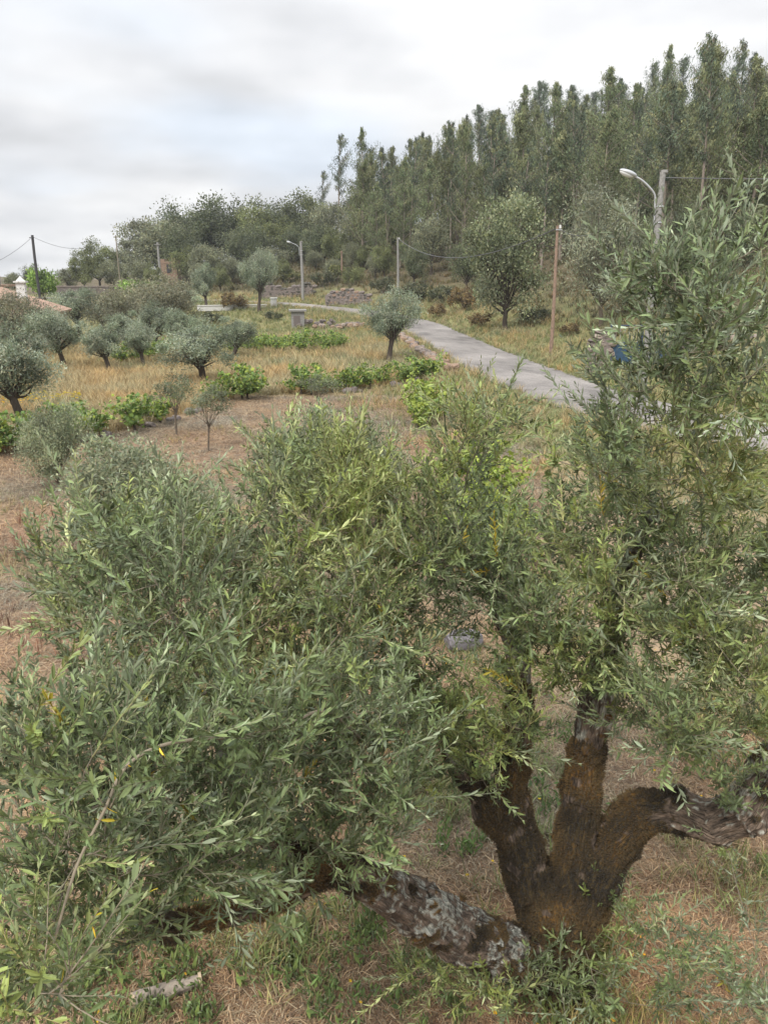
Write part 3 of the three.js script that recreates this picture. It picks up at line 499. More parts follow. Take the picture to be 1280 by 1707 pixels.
for (const L of limbSpec) for (let i = 0; i + 1 < L.p.length; i++) { const a = L.p[i], b = L.p[i + 1]; if (L.name === 'trunk' && i > 0) continue; const len = a.v.distanceTo(b.v), n = Math.max(1, Math.round(len / 0.09)); for (let k = 0; k <= n; k++) nodes.push({ v: a.v.clone().lerp(b.v, k / n), par: -1, limb: true, dir: b.v.clone().sub(a.v).normalize(), kids: 0 }); }
const attract = [];
for (const [px, py, s, hw, hh, hz, n] of blobs) {
  for (let i = 0; i < n; i++) {
    const q = randDir(V()).multiplyScalar(Math.pow(rnd(), 0.42)), sz = s + q.z * hz, p = at(px + q.x * hw * s / sz, py - q.y * hh * s / sz, sz);
    p.addScaledVector(V(nz(p.x * 2, p.y * 2, p.z * 2), nz(p.x * 2 + 9, p.y * 2, p.z * 2), nz(p.x * 2, p.y * 2 + 9, p.z * 2)), 0.15);
    if (nz(p.x * 3 + 3, p.y * 3, p.z * 3) < -0.19) continue; // gaps between the branchlets
    if (p.y > 0.15 && p.length() > 0 && p.distanceTo(camera.position) > 1.95) attract.push({ p, best: 1e9, n: -1 });
  }
}
{
  const STEP = 0.055, KILL = 0.085, REACH = 1.9;
  let live = attract.slice(), from = 0;
  for (let it = 0; it < 200 && live.length; it++) {
    for (const a of live) for (let k = from; k < nodes.length; k++) { const e = a.p.distanceToSquared(nodes[k].v); if (e < a.best) { a.best = e; a.n = k; } }
    from = nodes.length;
    const pull = new Map();
    live = live.filter((a) => a.best > KILL * KILL);
    for (const a of live) { if (a.best > REACH * REACH) continue; let v = pull.get(a.n); if (!v) pull.set(a.n, v = V()); v.add(t1.copy(a.p).sub(nodes[a.n].v).normalize()); }
    if (!pull.size) break;
    for (const [k, v] of pull) {
      const nd = nodes[k]; v.normalize().addScaledVector(nd.dir, nd.limb ? 0.15 : 0.5).addScaledVector(randDir(t1), 0.22).add(V(0, 0.06, 0)).normalize();
      if (nd.stale && nd.stale.dot(v) > 0.98) { v.addScaledVector(randDir(t1), 0.8).normalize(); } nd.stale = v.clone();
      nodes.push({ v: nd.v.clone().addScaledVector(v, STEP), par: k, limb: false, dir: v.clone(), kids: 0 }); nd.kids++;
    }
  }
  console.log('nodes', nodes.length, 'attractors', attract.length, 'left', live.length);
}
for (const n of nodes) { n.w = 0; n.child = []; }
nodes.forEach((n, i) => { if (n.par >= 0) nodes[n.par].child.push(i); });
for (let i = nodes.length - 1; i >= 0; i--) { const n = nodes[i]; if (n.limb) continue; if (!n.child.length) n.w = Math.pow(0.0017, 2.5); n.r = Math.min(0.035, Math.pow(n.w, 0.4)); if (n.par >= 0) nodes[n.par].w += n.w; }
for (let pass = 0; pass < 2; pass++) nodes.forEach((n) => { if (n.limb || n.child.length !== 1) return; n.v.lerp(nodes[n.par].v.clone().add(nodes[n.child[0]].v).multiplyScalar(0.5), 0.5); });
{
  const S = { p: [], i: [] };
  for (const n of nodes) {
    if (n.limb) continue; const pa = nodes[n.par], sides = n.r > 0.008 ? 7 : 4, ra = Math.min(pa.limb ? n.r * 1.15 : pa.r, n.r * 1.5), ax = n.v.clone().sub(pa.v).normalize(), x = V(0.3, 0.2, 1).cross(ax).normalize(), y = ax.clone().cross(x), b = S.p.length / 3;
    for (const [c, r] of [[pa.v, ra], [n.v.clone().addScaledVector(ax, n.r * 0.6), n.r]]) for (let k = 0; k < sides; k++) { const a = k / sides * 6.2832; S.p.push(c.x + r * (Math.cos(a) * x.x + Math.sin(a) * y.x), c.y + r * (Math.cos(a) * x.y + Math.sin(a) * y.y), c.z + r * (Math.cos(a) * x.z + Math.sin(a) * y.z)); }
    for (let k = 0; k < sides; k++) { const k2 = (k + 1) % sides; S.i.push(b + k, b + k2, b + sides + k, b + k2, b + sides + k2, b + sides + k); }
  }
  const g = new THREE.BufferGeometry(); g.setAttribute('position', new THREE.Float32BufferAttribute(S.p, 3)); g.setIndex(S.i); g.computeVertexNormals(); part(tree, 'branches', g, M.twigDark, 'stuff');
}
// olive leaf: green face above, silver face below, folded on the midrib; origin at the stalk, tip along +y, face towards +z
const OLEAF = { top: [0.115, 0.148, 0.056], under: [0.225, 0.252, 0.150] };
function oliveLeaf(len, wid, curl, top, under) {
  const S = new Soup(), prof = [[0, 0.06], [0.18, 0.62], [0.45, 1], [0.74, 0.72], [1, 0]];
  for (const [off, col] of [[0.0004, top], [-0.0004, under]]) {
    const m = prof.map(([t]) => V(0, t * len, off - curl * len * t * t)), l = prof.map(([t, w], i) => m[i].clone().add(V(-w * wid / 2, 0, w * wid * 0.16))), r = prof.map(([t, w], i) => m[i].clone().add(V(w * wid / 2, 0, w * wid * 0.16)));
    for (let i = 0; i < 4; i++) for (const [s, f] of [[l, 1], [r, -1]]) { const q = f > 0 ? [m[i], m[i + 1], s[i + 1], s[i]] : [m[i], s[i], s[i + 1], m[i + 1]]; if (i === 3) S.tri(q[0], q[1], q[2], col); else { S.tri(q[0], q[1], q[2], col); S.tri(q[0], q[2], q[3], col); } }
  }
  return S.geo();
}
// a shoot: curved stem with opposite pairs of leaves; returns the stem geometry and leaf placements
function shootPlan(len, gap, spread, leafLen) {
  const end = V(rr(-0.12, 0.12), 1, rr(-0.12, 0.12)).normalize().multiplyScalar(len), sp = bend(V(0, 0, 0), end, 5, len * 0.06), pl = [];
  const on = (t) => { const f = clamp(t, 0, 0.9999) * 5, i = Math.floor(f); return [sp[i].clone().lerp(sp[i + 1], f - i), sp[i + 1].clone().sub(sp[i]).normalize()]; };
  const n = Math.round(len / gap); let a0 = rr(0, 6.28);
  for (let k = 0; k <= n; k++) {
    const t = lerp(0.08, 1, k / n), [p, T] = on(t); a0 += 1.5708 + rr(-0.35, 0.35);
    const size = leafLen * (k > n - 2 ? 0.62 : k < 2 ? 0.85 : 1);
    for (const h of [0, Math.PI]) {
      if (rnd() < 0.1) continue;
      const x = V(1, 0, 0.3).cross(T).normalize(), y = T.clone().cross(x), out = x.multiplyScalar(Math.cos(a0 + h)).addScaledVector(y, Math.sin(a0 + h));
      const ang = (k > n - 2 ? 0.35 : spread) * rr(0.6, 1.4), dir = T.clone().multiplyScalar(Math.cos(ang)).addScaledVector(out, Math.sin(ang)).normalize();
      const face = T.clone().multiplyScalar(Math.sin(ang)).addScaledVector(out, -Math.cos(ang)).addScaledVector(randDir(t1), 0.75); face.addScaledVector(dir, -face.dot(dir)).normalize();
      const X = dir.clone().cross(face); pl.push({ m: new THREE.Matrix4().makeBasis(X, dir, face).setPosition(p), s: size * rr(0.65, 1.25) });
    }
  }
  return { stem: tube(sp, sp.map((_, i) => 0.0024 - 0.0003 * i), 4), pl };
}
function tint(g, c) { const n = g.attributes.position.count, a = new Float32Array(n * 3); for (let i = 0; i < n; i++) a.set(c, i * 3); g.setAttribute('color', new THREE.BufferAttribute(a, 3)); return g; }
const leafShapes = [0, 1, 2, 3, 4].map((i) => oliveLeaf(1, [0.215, 0.24, 0.195, 0.255, 0.225][i], [0.06, -0.03, 0.12, 0.02, 0.09][i], jit(OLEAF.top, 0.16), jit(OLEAF.under, 0.12)));
const plans = [0, 1, 2, 3, 4, 5].map((i) => shootPlan([0.16, 0.22, 0.27, 0.19, 0.14, 0.36][i], [0.019, 0.021, 0.022, 0.018, 0.017, 0.025][i], [0.85, 0.7, 0.95, 0.65, 0.8, 0.55][i], [0.046, 0.050, 0.054, 0.046, 0.043, 0.052][i]));
const shoots = plans.map((p) => mergeGeometries([tint(p.stem.toNonIndexed().deleteAttribute('uv'), [0.19, 0.175, 0.105]), ...p.pl.map((q) => { const k = 1 + rr(-0.32, 0.35), g = pick(leafShapes).clone(); g.attributes.color.array.forEach((v, i, a) => { a[i] = v * k; }); return g.applyMatrix4(q.m.clone().scale(V(q.s, q.s, q.s))); })]));
const spots = [];
{
  for (const n of nodes) {
    if (n.limb || n.r > 0.0075) continue;
    const tip = !n.child.length, count = tip ? 4 : rnd() < 0.95 ? (rnd() < 0.4 ? 2 : 1) : 0;
    for (let k = 0; k < count; k++) {
      const dir = n.dir.clone().multiplyScalar(tip ? 0.8 : 0.35).add(V(0, 0.6, 0)).addScaledVector(randDir(t1), tip && !k ? 0.35 : 0.7).normalize();
      spots.push({ p: n.v.clone(), dir, dist: n.v.distanceTo(camera.position), near: 0 });
    }
  }
}
const inView = (p) => { const q = p.clone().applyMatrix4(camera.matrixWorldInverse.copy(camera.matrixWorld).invert()); const s = -q.z; return s > 0.3 && Math.abs(q.x / s) < 0.50 && Math.abs(q.y / s) < 0.66; };
camera.updateMatrixWorld();
spots.sort((a, b) => a.dist - b.dist);
{
  let left = 300; const per = plans.map(() => ({ m: [], c: [] })), up = V(0, 1, 0), stems = [];
  const leafMats = [[1, 1, 1], [0.82, 0.9, 0.85], [1.25, 1.2, 1.0], [1.05, 1.1, 0.9]].map((c) => { const m = M.olive.clone(); m.color.setRGB(...c); return m; });
  const yellow = M.olive.clone(); yellow.color.setRGB(3.6, 2.2, 0.35);
  let seen = 0;
  for (const s of spots) {
    const q = new THREE.Quaternion().setFromUnitVectors(up, s.dir).multiply(new THREE.Quaternion().setFromAxisAngle(up, rr(0, 6.28)));
    const i = Math.floor(rnd() * plans.length), sc = rr(0.75, 1.25), m = new THREE.Matrix4().compose(s.p, q, V(sc, sc, sc));
    if (left > 0 && inView(s.p)) {
      stems.push(plans[i].stem.clone().applyMatrix4(m)); const mm = pick(leafMats);
      for (const l of plans[i].pl) { if (left <= 0) break; left--; const w = new THREE.Mesh(pick(leafShapes), rnd() < 0.012 ? yellow : mm); w.name = 'leaf'; w.applyMatrix4(m.clone().multiply(l.m).scale(V(l.s, l.s, l.s))); tree.add(w); }
      continue;
    }
    per[i].m.push(m);
    const g = fbm(s.p.x * 0.9 + 3, s.p.y * 0.9, s.p.z * 0.9, 3), k = rr(0.6, 1.6), yl = sstep(-0.05, 0.3, g + rr(-0.15, 0.15)), old = rnd() < 0.004, sil = s.p.x > 0.75 && s.p.y > 3.75 ? 1.1 : 1; // the young right-hand branch is greyer
    per[i].c.push(old ? RGB(2.2, 1.5, 0.4) : RGB(k * lerp(0.92, 1.45, yl), k * lerp(0.97, 1.4, yl), k * lerp(1.02, 1.0, yl)).multiply(RGB(sil, sil, sil * sil)));
  }
  part(tree, 'twigs', mergeGeometries(stems), M.twig, 'stuff');
  per.forEach((x, i) => instanced(tree, 'foliage', shoots[i], M.olive, x.m, x.c));
  console.log('shoots', spots.length);
  // a bare bent twig with a few yellow leaves
  const tp = [[88, 1580, 2.25], [130, 1440, 2.3], [175, 1350, 2.35], [205, 1285, 2.4], [250, 1250, 2.5], [320, 1233, 2.65], [400, 1228, 2.9], [470, 1212, 3.1], [540, 1185, 3.4], [600, 1230, 3.7]].map((a) => P(...a));
  const cv = new THREE.CatmullRomCurve3(tp), pts = cv.getPoints(40); part(tree, 'bare_twig', tube(pts, pts.map((_, i) => 0.0038 + 0.00010 * i + 0.0005 * Math.sin(i * 2.3)), 7, true), M.twig);
  for (const [t, n] of [[0.2, 2], [0.23, 1], [0.36, 2], [0.47, 1]]) for (let k = 0; k < n; k++) { const p = cv.getPoint(t), w = new THREE.Mesh(pick(leafShapes), yellow); w.name = 'yellow_leaf'; const d = V(gauss(), rr(-0.2, 1), gauss()).normalize(); w.quaternion.setFromUnitVectors(up, d); w.position.copy(p); w.scale.setScalar(0.055); tree.add(w); }
}
console.log('large olive done');

// ---------- street furniture ----------
function poleAt(p, h, r0, r1, mat, name, label, cat, cap = 0.0) { const g = thing(name, label, cat, p); const pts = [0, 0.25, 0.5, 0.75, 1].map((t) => V(0.03 * Math.sin(t * 5 + h), -0.4 + t * (h + 0.4), 0)); part(g, 'pole', tube(pts, [0, 1, 2, 3, 4].map((i) => lerp(r0, r1, i / 4)), 10, true), mat); return g; }
function heightTo(p, py) { const s0 = -p.z; const v = (853.5 - py) / F, s = -p.z / (CP + v * SP); return EYE + s * (v * CP - SP) - p.y; }
const tops = {};
{
  let p = ground(917, 592), h = heightTo(p, 376); let g = poleAt(p, h, 0.10, 0.07, M.wood, 'utility_pole', 'tall reddish wooden utility pole on the grassy roadside bank', 'pole'); part(g, 'insulator', new THREE.CylinderGeometry(0.05, 0.06, 0.16, 10).translate(0.1, h - 0.05, 0), M.white); part(g, 'bracket', box(0.3, 0.05, 0.05, 0.02, h - 0.2, 0.1), M.metal); tops.wood = p.clone().add(V(0, h - 0.1, 0));
  p = ground(663, 492); h = heightTo(p, 396); g = poleAt(p, h, 0.15, 0.1, M.concrete, 'utility_pole', 'thin grey utility pole at the wood edge above the bushy olive', 'pole'); part(g, 'insulator', new THREE.CylinderGeometry(0.06, 0.07, 0.2, 8).translate(0.12, h - 0.1, 0), M.white); tops.grey = p.clone().add(V(0, h - 0.1, 0));
  const lampPost = (p, h, arm, label, th) => {
    const g = poleAt(p, h, th * 1.25, th, M.concrete, 'street_lamp', label, 'street lamp');
    part(g, 'pole_cap', new THREE.CylinderGeometry(th * 1.05, th * 1.2, 0.08, 10).translate(0.03, h + 0.02, 0), M.concrete);
    const bx = -th * 1.6, ap = [V(bx, h - 1.5, 0.02), V(bx - 0.02, h - 0.9, 0.02), V(bx - 0.06, h - 0.62, 0.02), V(bx - 0.3, h - 0.36, 0.02), V(bx - arm * 0.55, h - 0.2, 0.02), V(bx - arm * 0.75, h - 0.11, 0.02)];
    part(g, 'arm', tube(new THREE.CatmullRomCurve3(ap).getPoints(18), Array(19).fill(0.03), 8, true), M.metal);
    for (const y of [h - 1.4, h - 0.95]) part(g, 'clamp', new THREE.TorusGeometry(th * 1.12, 0.02, 6, 16).rotateX(Math.PI / 2).translate(0.0, y, 0), M.metal);
    const hd = part(g, 'lamp_head', (() => { const s = new THREE.SphereGeometry(0.5, 18, 12); s.scale(0.56, 0.16, 0.25); s.translate(0, 0.03, 0); return s; })(), M.metal); hd.position.set(bx - arm * 0.95, h - 0.05, 0.02); hd.rotation.z = -0.32;
    part(hd, 'lens', (() => { const s = new THREE.SphereGeometry(0.5, 16, 8, 0, 6.2832, Math.PI / 2, Math.PI / 2); s.scale(0.46, 0.18, 0.21); s.translate(-0.03, 0.0, 0); return s; })(), M.lampGlass);
    return g;
  };
  p = at(1105, 287, 23.2); p.y = H(p.x, p.z); h = heightTo(p, 287); lampPost(p, h, 0.95, 'concrete street lamp with curved arm rising behind the olive foliage', 0.088); tops.lamp = p.clone().add(V(0, h - 0.15, 0));
  p = ground(505, 501); h = heightTo(p, 403); lampPost(p, h, 1.2, 'concrete street lamp before the dark stone wall at the road bend', 0.14);
  p = at(64, 470, 82); p.y = H(p.x, p.z); h = heightTo(p, 392); g = poleAt(p, h, 0.16, 0.13, M.dark, 'utility_pole', 'dark utility pole standing against the sky behind the green shrub', 'pole'); part(g, 'crossbar', box(0.5, 0.07, 0.07, 0, h - 0.25, 0.18), M.dark); tops.dark = p.clone().add(V(0, h - 0.15, 0));
  p = at(267, 452, 112); p.y = Math.min(p.y, H(p.x, p.z)); h = heightTo(p, 404); g = poleAt(p, h, 0.2, 0.15, M.concrete, 'utility_pole', 'pale concrete pole before the brick ruin', 'pole'); part(g, 'crossbar', box(0.9, 0.1, 0.1, 0, h - 0.3, 0.2), M.concrete);
  p = at(200, 462, 105); p.y = Math.min(p.y, H(p.x, p.z)); h = heightTo(p, 392); g = poleAt(p, h, 0.09, 0.07, M.twigDark, 'utility_pole', 'very thin pole among the pale trees on the ridge', 'pole'); part(g, 'crossbar', box(0.5, 0.06, 0.06, 0, h - 0.2, 0.1), M.twigDark);
  p = ground(570, 470); h = heightTo(p, 418); g = poleAt(p, h, 0.12, 0.09, M.wood, 'utility_pole', 'short wooden pole above the mossy stone bank', 'pole'); part(g, 'crossbar', box(0.4, 0.06, 0.06, 0, h - 0.2, 0.12), M.wood);
  const cable = (a, b, sag, label, r = 0.018) => { const pts = []; for (let i = 0; i <= 24; i++) { const t = i / 24; pts.push(a.clone().lerp(b, t).add(V(0, -sag * 4 * t * (1 - t), 0))); } const m = new THREE.Mesh(tube(pts, pts.map(() => r), 5), M.wire); m.name = numbered('overhead_cable'); tag(m, label, 'cable'); scene.add(m); };
  cable(tops.grey, tops.wood, 1.7, 'sagging cable between the grey pole and the wooden pole', 0.03);
  cable(tops.lamp, tops.lamp.clone().add(V(14, 0.1, 5)), 0.25, 'overhead cable running from the lamp post past the olive', 0.014);
  cable(tops.wood, tops.lamp, 0.9, 'thin cable between the wooden pole and the lamp post', 0.010);
  cable(tops.dark, at(-60, 455, 60), 0.5, 'thin cable from the dark pole towards the pink house', 0.02);
  cable(tops.dark, at(160, 408, 108), 0.8, 'thin cable from the dark pole towards the ridge', 0.02);
}
// ---------- walls, gate, houses ----------
rnd = mulberry(909);
function stoneGeo() { const g = new THREE.IcosahedronGeometry(0.5, 1); const p = g.attributes.position, o = rr(0, 50); for (let i = 0; i < p.count; i++) { const v = V(p.getX(i), p.getY(i), p.getZ(i)); const m = Math.max(Math.abs(v.x), Math.abs(v.y), Math.abs(v.z)); v.multiplyScalar(lerp(1, 0.46 / m, 0.6) * (1 + 0.22 * nz(v.x * 3 + o, v.y * 3, v.z * 3))); p.setXYZ(i, v.x, v.y, v.z); } g.computeVertexNormals(); return g; }
const stoneGeos = [0, 1, 2, 3, 4].map(stoneGeo);
function stone(parent, x, y, z, w, h, d) { const m = part(parent, 'stone', pick(stoneGeos), pick(M.stone)); m.position.set(x, y, z); m.scale.set(w, h, d); m.rotation.set(rr(-0.15, 0.15), rr(-0.2, 0.2), rr(-0.2, 0.2)); return m; }
function stoneWall(name, label, p, turn, len, hgt, sw, sh, thick, topFn = () => 1, mats = M.stone) { // laid in courses, bedded on a mortar core
  const g = thing(name, label, 'wall', p, turn); let core = [];
  for (let y = 0, c = 0; y < hgt; y += sh, c++) { let x = -len / 2 + (c % 2 ? sw * 0.4 : 0); while (x < len / 2) { const w = sw * rr(0.7, 1.5); if (y + sh * 0.6 < hgt * topFn((x + w / 2) / len + 0.5)) { stone(g, x + w / 2, y + sh / 2 + rr(-0.1, 0.1) * sh, rr(-0.03, 0.03), w * 1.12, sh * rr(1.0, 1.4), thick).material = pick(mats); } x += w; } }
  const n = 8; for (let i = 0; i < n; i++) { const t = (i + 0.5) / n, hh = Math.max(0.1, hgt * topFn(t) - sh * 0.6); core.push(box(len / n - 0.004, hh, thick * 0.8, -len / 2 + t * len, hh / 2 - 0.1, 0)); }
  part(g, 'core', mergeGeometries(core), M.stone[1]); return g;
}
{
  // gate in its stone wall beside the lane
  const a = ground(977, 626), turn = 0.0;
  const gate0 = at(1013, 622, a.s); gate0.y = H(gate0.x, gate0.z);
  const y0 = ROADY;
  stoneWall('stone_wall', 'stone gate wall with sloping top left of the blue gate', V((a.x + gate0.x) / 2, y0 - 0.05, gate0.z - 0.1), turn, gate0.x - a.x, 2.15, 0.3, 0.19, 0.5, (t) => lerp(0.78, 1, clamp(t * 1.6)));
  const g = thing('metal_gate', 'blue sheet metal gate with dark frame in the stone wall', 'gate', V(gate0.x, y0, gate0.z), turn); const W = 2.7;
  for (let i = 0; i < 9; i++) part(g, 'panel', box(W / 9 - 0.012, 1.38, 0.03 + 0.008 * (i % 2), (i + 0.5) * W / 9, 0.75, 0), M.blue);
  for (const x of [-0.03, W / 2, W + 0.03]) part(g, 'post', box(0.06, 2.3, 0.08, x, 1.15, 0.03), M.blueDark);
  part(g, 'rail', box(W, 0.06, 0.06, W / 2, 1.47, 0.03), M.blueDark); part(g, 'rail', box(W, 0.05, 0.05, W / 2, 2.22, 0.03), M.blueDark);
  for (let i = 1; i < 14; i++) part(g, 'bar', new THREE.CylinderGeometry(0.012, 0.012, 0.72, 6).translate(i * W / 14, 1.85, 0.03), M.metal);
  stoneWall('stone_wall', 'long stone wall right of the blue gate behind the olive leaves', V(gate0.x + W + 2.65, y0 - 0.05, gate0.z - 0.1), turn, 5, 1.9, 0.42, 0.27, 0.5);
  // dry wall along the field side of the lane
  { const g = thing('stone_wall', 'low tumbled wall of reddish stones along the field side of the road', 'wall', V(0, 0, 0)); for (let i = 0; i < 70; i++) { const d = lerp(37, 60, i / 69), q = lane.getPoints(420); let bi = 0; laneP.forEach((p, k) => { if (Math.abs(p.z - d) < Math.abs(laneP[bi].z - d)) bi = k; }); for (let c = 0; c < 2; c++) { const off = -2.9 - rr(0, 0.5), x = laneP[bi].x + laneN[bi].x * off, z = -(laneP[bi].z + laneN[bi].z * off); const m = stone(g, x, H(x, z) + 0.1 + c * 0.2, z, rr(0.25, 0.5), rr(0.2, 0.32), rr(0.25, 0.5)); m.material = rnd() < 0.5 ? M.rust : m.material; m.rotation.y = rr(0, 3); } } }
  // terrace stones under the vine row
  { const g = thing('terrace_wall', 'low dark dry stone terrace edge under the vine row', 'wall', V(0, 0, 0)); for (let i = 0; i < 90; i++) { const x = lerp(-8.4, 1.5, i / 89), d = vineD(x) - 0.55 + rr(-0.12, 0.12); if ((x > -6.0 && x < -2.2) || nz(x * 1.3, 4, 2) < -0.2 || rnd() < 0.3) continue; const m = stone(g, x, H(x, -d) + rr(0.02, 0.14), -d, rr(0.18, 0.4), rr(0.15, 0.3), rr(0.2, 0.35)); m.rotation.y = rr(0, 3); m.material = pick([M.stone[3], M.stone[1], M.stone[3]]); } }
  // rubble by the hut
  for (const [px, py, n, label, red] of [[525, 545, 16, 'heap of dark stones beside the concrete hut', 0], [568, 548, 26, 'spread of pinkish rubble between the hut and the bushy olive', 1]]) { const c = ground(px, py), g = thing('stone_heap', label, 'stones', c); for (let i = 0; i < n; i++) { const a = rr(0, 6.28), r = Math.sqrt(rnd()) * (red ? 1.9 : 1.3), m = stone(g, Math.cos(a) * r * 1.3, rr(0.05, red ? 0.3 : 0.55), Math.sin(a) * r * 0.7, rr(0.3, 0.6), rr(0.2, 0.4), rr(0.3, 0.5)); if (red && rnd() < 0.6) m.material = M.rust; else if (!red) m.material = M.stone[3]; } }
  // concrete well hut
  { const p = ground(497, 546), s = p.s, k = s / F, g = thing('well_hut', 'small grey concrete well hut with flat overhanging slab', 'hut', p, 0.15), w = 21 * k, h = 27 * k; part(g, 'wall', box(w, h, w, 0, h / 2 - 0.05, 0), M.concrete); part(g, 'roof_slab', box(w * 1.35, 0.14, w * 1.35, 0, h + 0.025, 0), M.concrete); part(g, 'door', box(w * 0.5, h * 0.6, 0.05, -0.1, h * 0.42, w / 2 + 0.01), M.stone[3]); }
  // walls about the bend
  { let p = ground(477, 497); stoneWall('stone_wall', 'dark mossy stone wall behind the street lamp at the bend', p, 0.12, 6.4, 1.75, 0.5, 0.3, 0.6, (t) => 0.86 + 0.14 * Math.sin(t * 9), [M.stone[3], M.stone[1], M.dark2]); p = ground(578, 508); stoneWall('stone_wall', 'rough reddish stone bank wall beside the road bend', p, -0.35, 4.8, 1.6, 0.45, 0.27, 0.6, (t) => 0.65 + 0.35 * Math.sin(t * 3), [M.rust, M.stone[3], M.stone[1], M.dark2]); }
  { const p = ground(457, 513), k = p.s / F, g = thing('gatepost', 'white painted gatepost at the end of the low white wall', 'gatepost', p); part(g, 'pillar', box(9 * k, 15 * k, 9 * k, 0, 7.5 * k - 0.05, 0), M.white); part(g, 'capstone', box(11 * k, 0.12, 11 * k, 0, 15 * k + 0.005, 0), M.white);
    const e = ground(330, 522), q = p.clone().add(V(-0.8, 0, 0)), len = Math.hypot(e.x - q.x, e.z - q.z), mid = e.clone().add(q).multiplyScalar(0.5), w = thing('low_wall', 'low whitewashed wall running left from the white gatepost', 'wall', V(mid.x, H(mid.x, mid.z), mid.z), Math.atan2(-(q.z - e.z), q.x - e.x)); part(w, 'wall_body', box(len, 0.5, 0.3, 0, 0.2, 0), M.white); part(w, 'coping', box(len + 0.1, 0.07, 0.4, 0, 0.483, 0), M.white); }
  { const p = at(285, 452, 118), y0 = Math.min(H(p.x, p.z), p.y), g = thing('brick_ruin', 'roofless reddish brown brick ruin under the ridge oaks', 'ruin', V(p.x, y0, p.z)), h = p.y - y0 + 1.9; for (const [x, w, hh] of [[-0.9, 0.7, h * 0.95], [0, 1.1, h * 0.8], [0.9, 0.7, h * 1.0]]) part(g, 'wall', box(w - 0.01, hh, 2.4, x, hh / 2, 0), M.rust); part(g, 'lintel', box(1.8, 0.3, 0.4, -0.1, h * 0.83, 1.05), M.wood); part(g, 'opening', box(0.7, 1.2, 0.1, 0.1, h * 0.62, 1.2), M.dark); }
}
{ // pink house: gable roof of clay tiles, white chimney
  const p = at(37, 485, 55), ridgeY = p.y, g = thing('house', 'low pink plastered house with clay tile roof behind the grove', 'house', V(p.x - 2.3, -0.4, p.z), 0.18);
  const W = 8.6, D = 6.4, eave = ridgeY + 0.4 - 1.45, rh = 1.45; // ridge along z
  part(g, 'wall', (() => { const s = new THREE.Shape([[-W / 2, 0], [W / 2, 0], [W / 2, eave], [0, eave + rh - 0.1], [-W / 2, eave]].map((q) => new THREE.Vector2(...q))); const e = new THREE.ExtrudeGeometry(s, { depth: D, bevelEnabled: false }); e.translate(0, 0, -D / 2); return e; })(), M.plaster);
  for (const sgn of [-1, 1]) {
    const L = Math.hypot(W / 2 + 0.4, rh + 0.13), n = 30, rows = [];
    for (let i = 0; i < n; i++) { const c = new THREE.CylinderGeometry(0.11, 0.11, L, 6, 1, true, 0, Math.PI); c.rotateZ(Math.PI / 2); c.rotateX(-Math.PI / 2 * 0); c.translate(0, 0.02, -D / 2 - 0.25 + (i + 0.5) * (D + 0.5) / n); rows.push(c); }
    rows.push(box(L, 0.06, D + 0.5, 0, -0.02, 0));
    const r = part(g, 'roof', mergeGeometries(rows.map((q) => q.toNonIndexed())), M.tile); r.position.set(sgn * (W / 4 + 0.2), eave + rh / 2 + 0.02, 0); r.rotation.z = -sgn * Math.atan2(rh, W / 2);
  }
  const win = part(g, 'window', box(0.9, 0.9, 0.06, 2.2, 1.6, D / 2 + 0.012), M.dark); part(win, 'frame', box(1.05, 0.08, 0.1, 2.2, 1.12, D / 2 + 0.03), M.white);
  const ch = thing('chimney', 'white square chimney with small cap on the pink house roof', 'chimney', V(p.x, ridgeY - 0.7, p.z)); ch.rotation.y = 0.18;
  const k = 53 / F; part(ch, 'stack', box(14 * k, 1.6, 14 * k, 0, 0.45, 0), M.white); part(ch, 'cap', box(20 * k, 0.1, 20 * k, 0, 1.31, 0), M.white); part(ch, 'cowl', new THREE.ConeGeometry(9 * k, 0.35, 4).rotateY(0.78).translate(0, 1.53, 0), M.white);
  const q = at(2, 478, 75), h2 = thing('outbuilding', 'grey outbuilding at the edge beyond the pink house', 'building', V(q.x - 2.2, -0.4, q.z)); part(h2, 'wall', box(5, q.y + 0.4, 4, 0, (q.y + 0.4) / 2, 0), M.concrete); part(h2, 'roof', box(5.5, 0.2, 4.5, 0, q.y + 0.505, 0), M.tile); part(h2, 'flue', box(0.5, 1.8, 0.5, 1.9, q.y + 1.5, 0), M.concrete);
  const w = at(140, 490, 84), g3 = thing('slate_wall', 'dark slate wall seen between the grove trees', 'wall', V(w.x, H(w.x, w.z), w.z), 0.1); const hh = w.y - H(w.x, w.z) + 0.7; part(g3, 'wall_body', box(5.2, hh, 0.5, 0, hh / 2, 0), M.stone[3]); part(g3, 'coping', box(5.4, 0.12, 0.6, 0, hh + 0.065, 0), M.stone[1]);
}
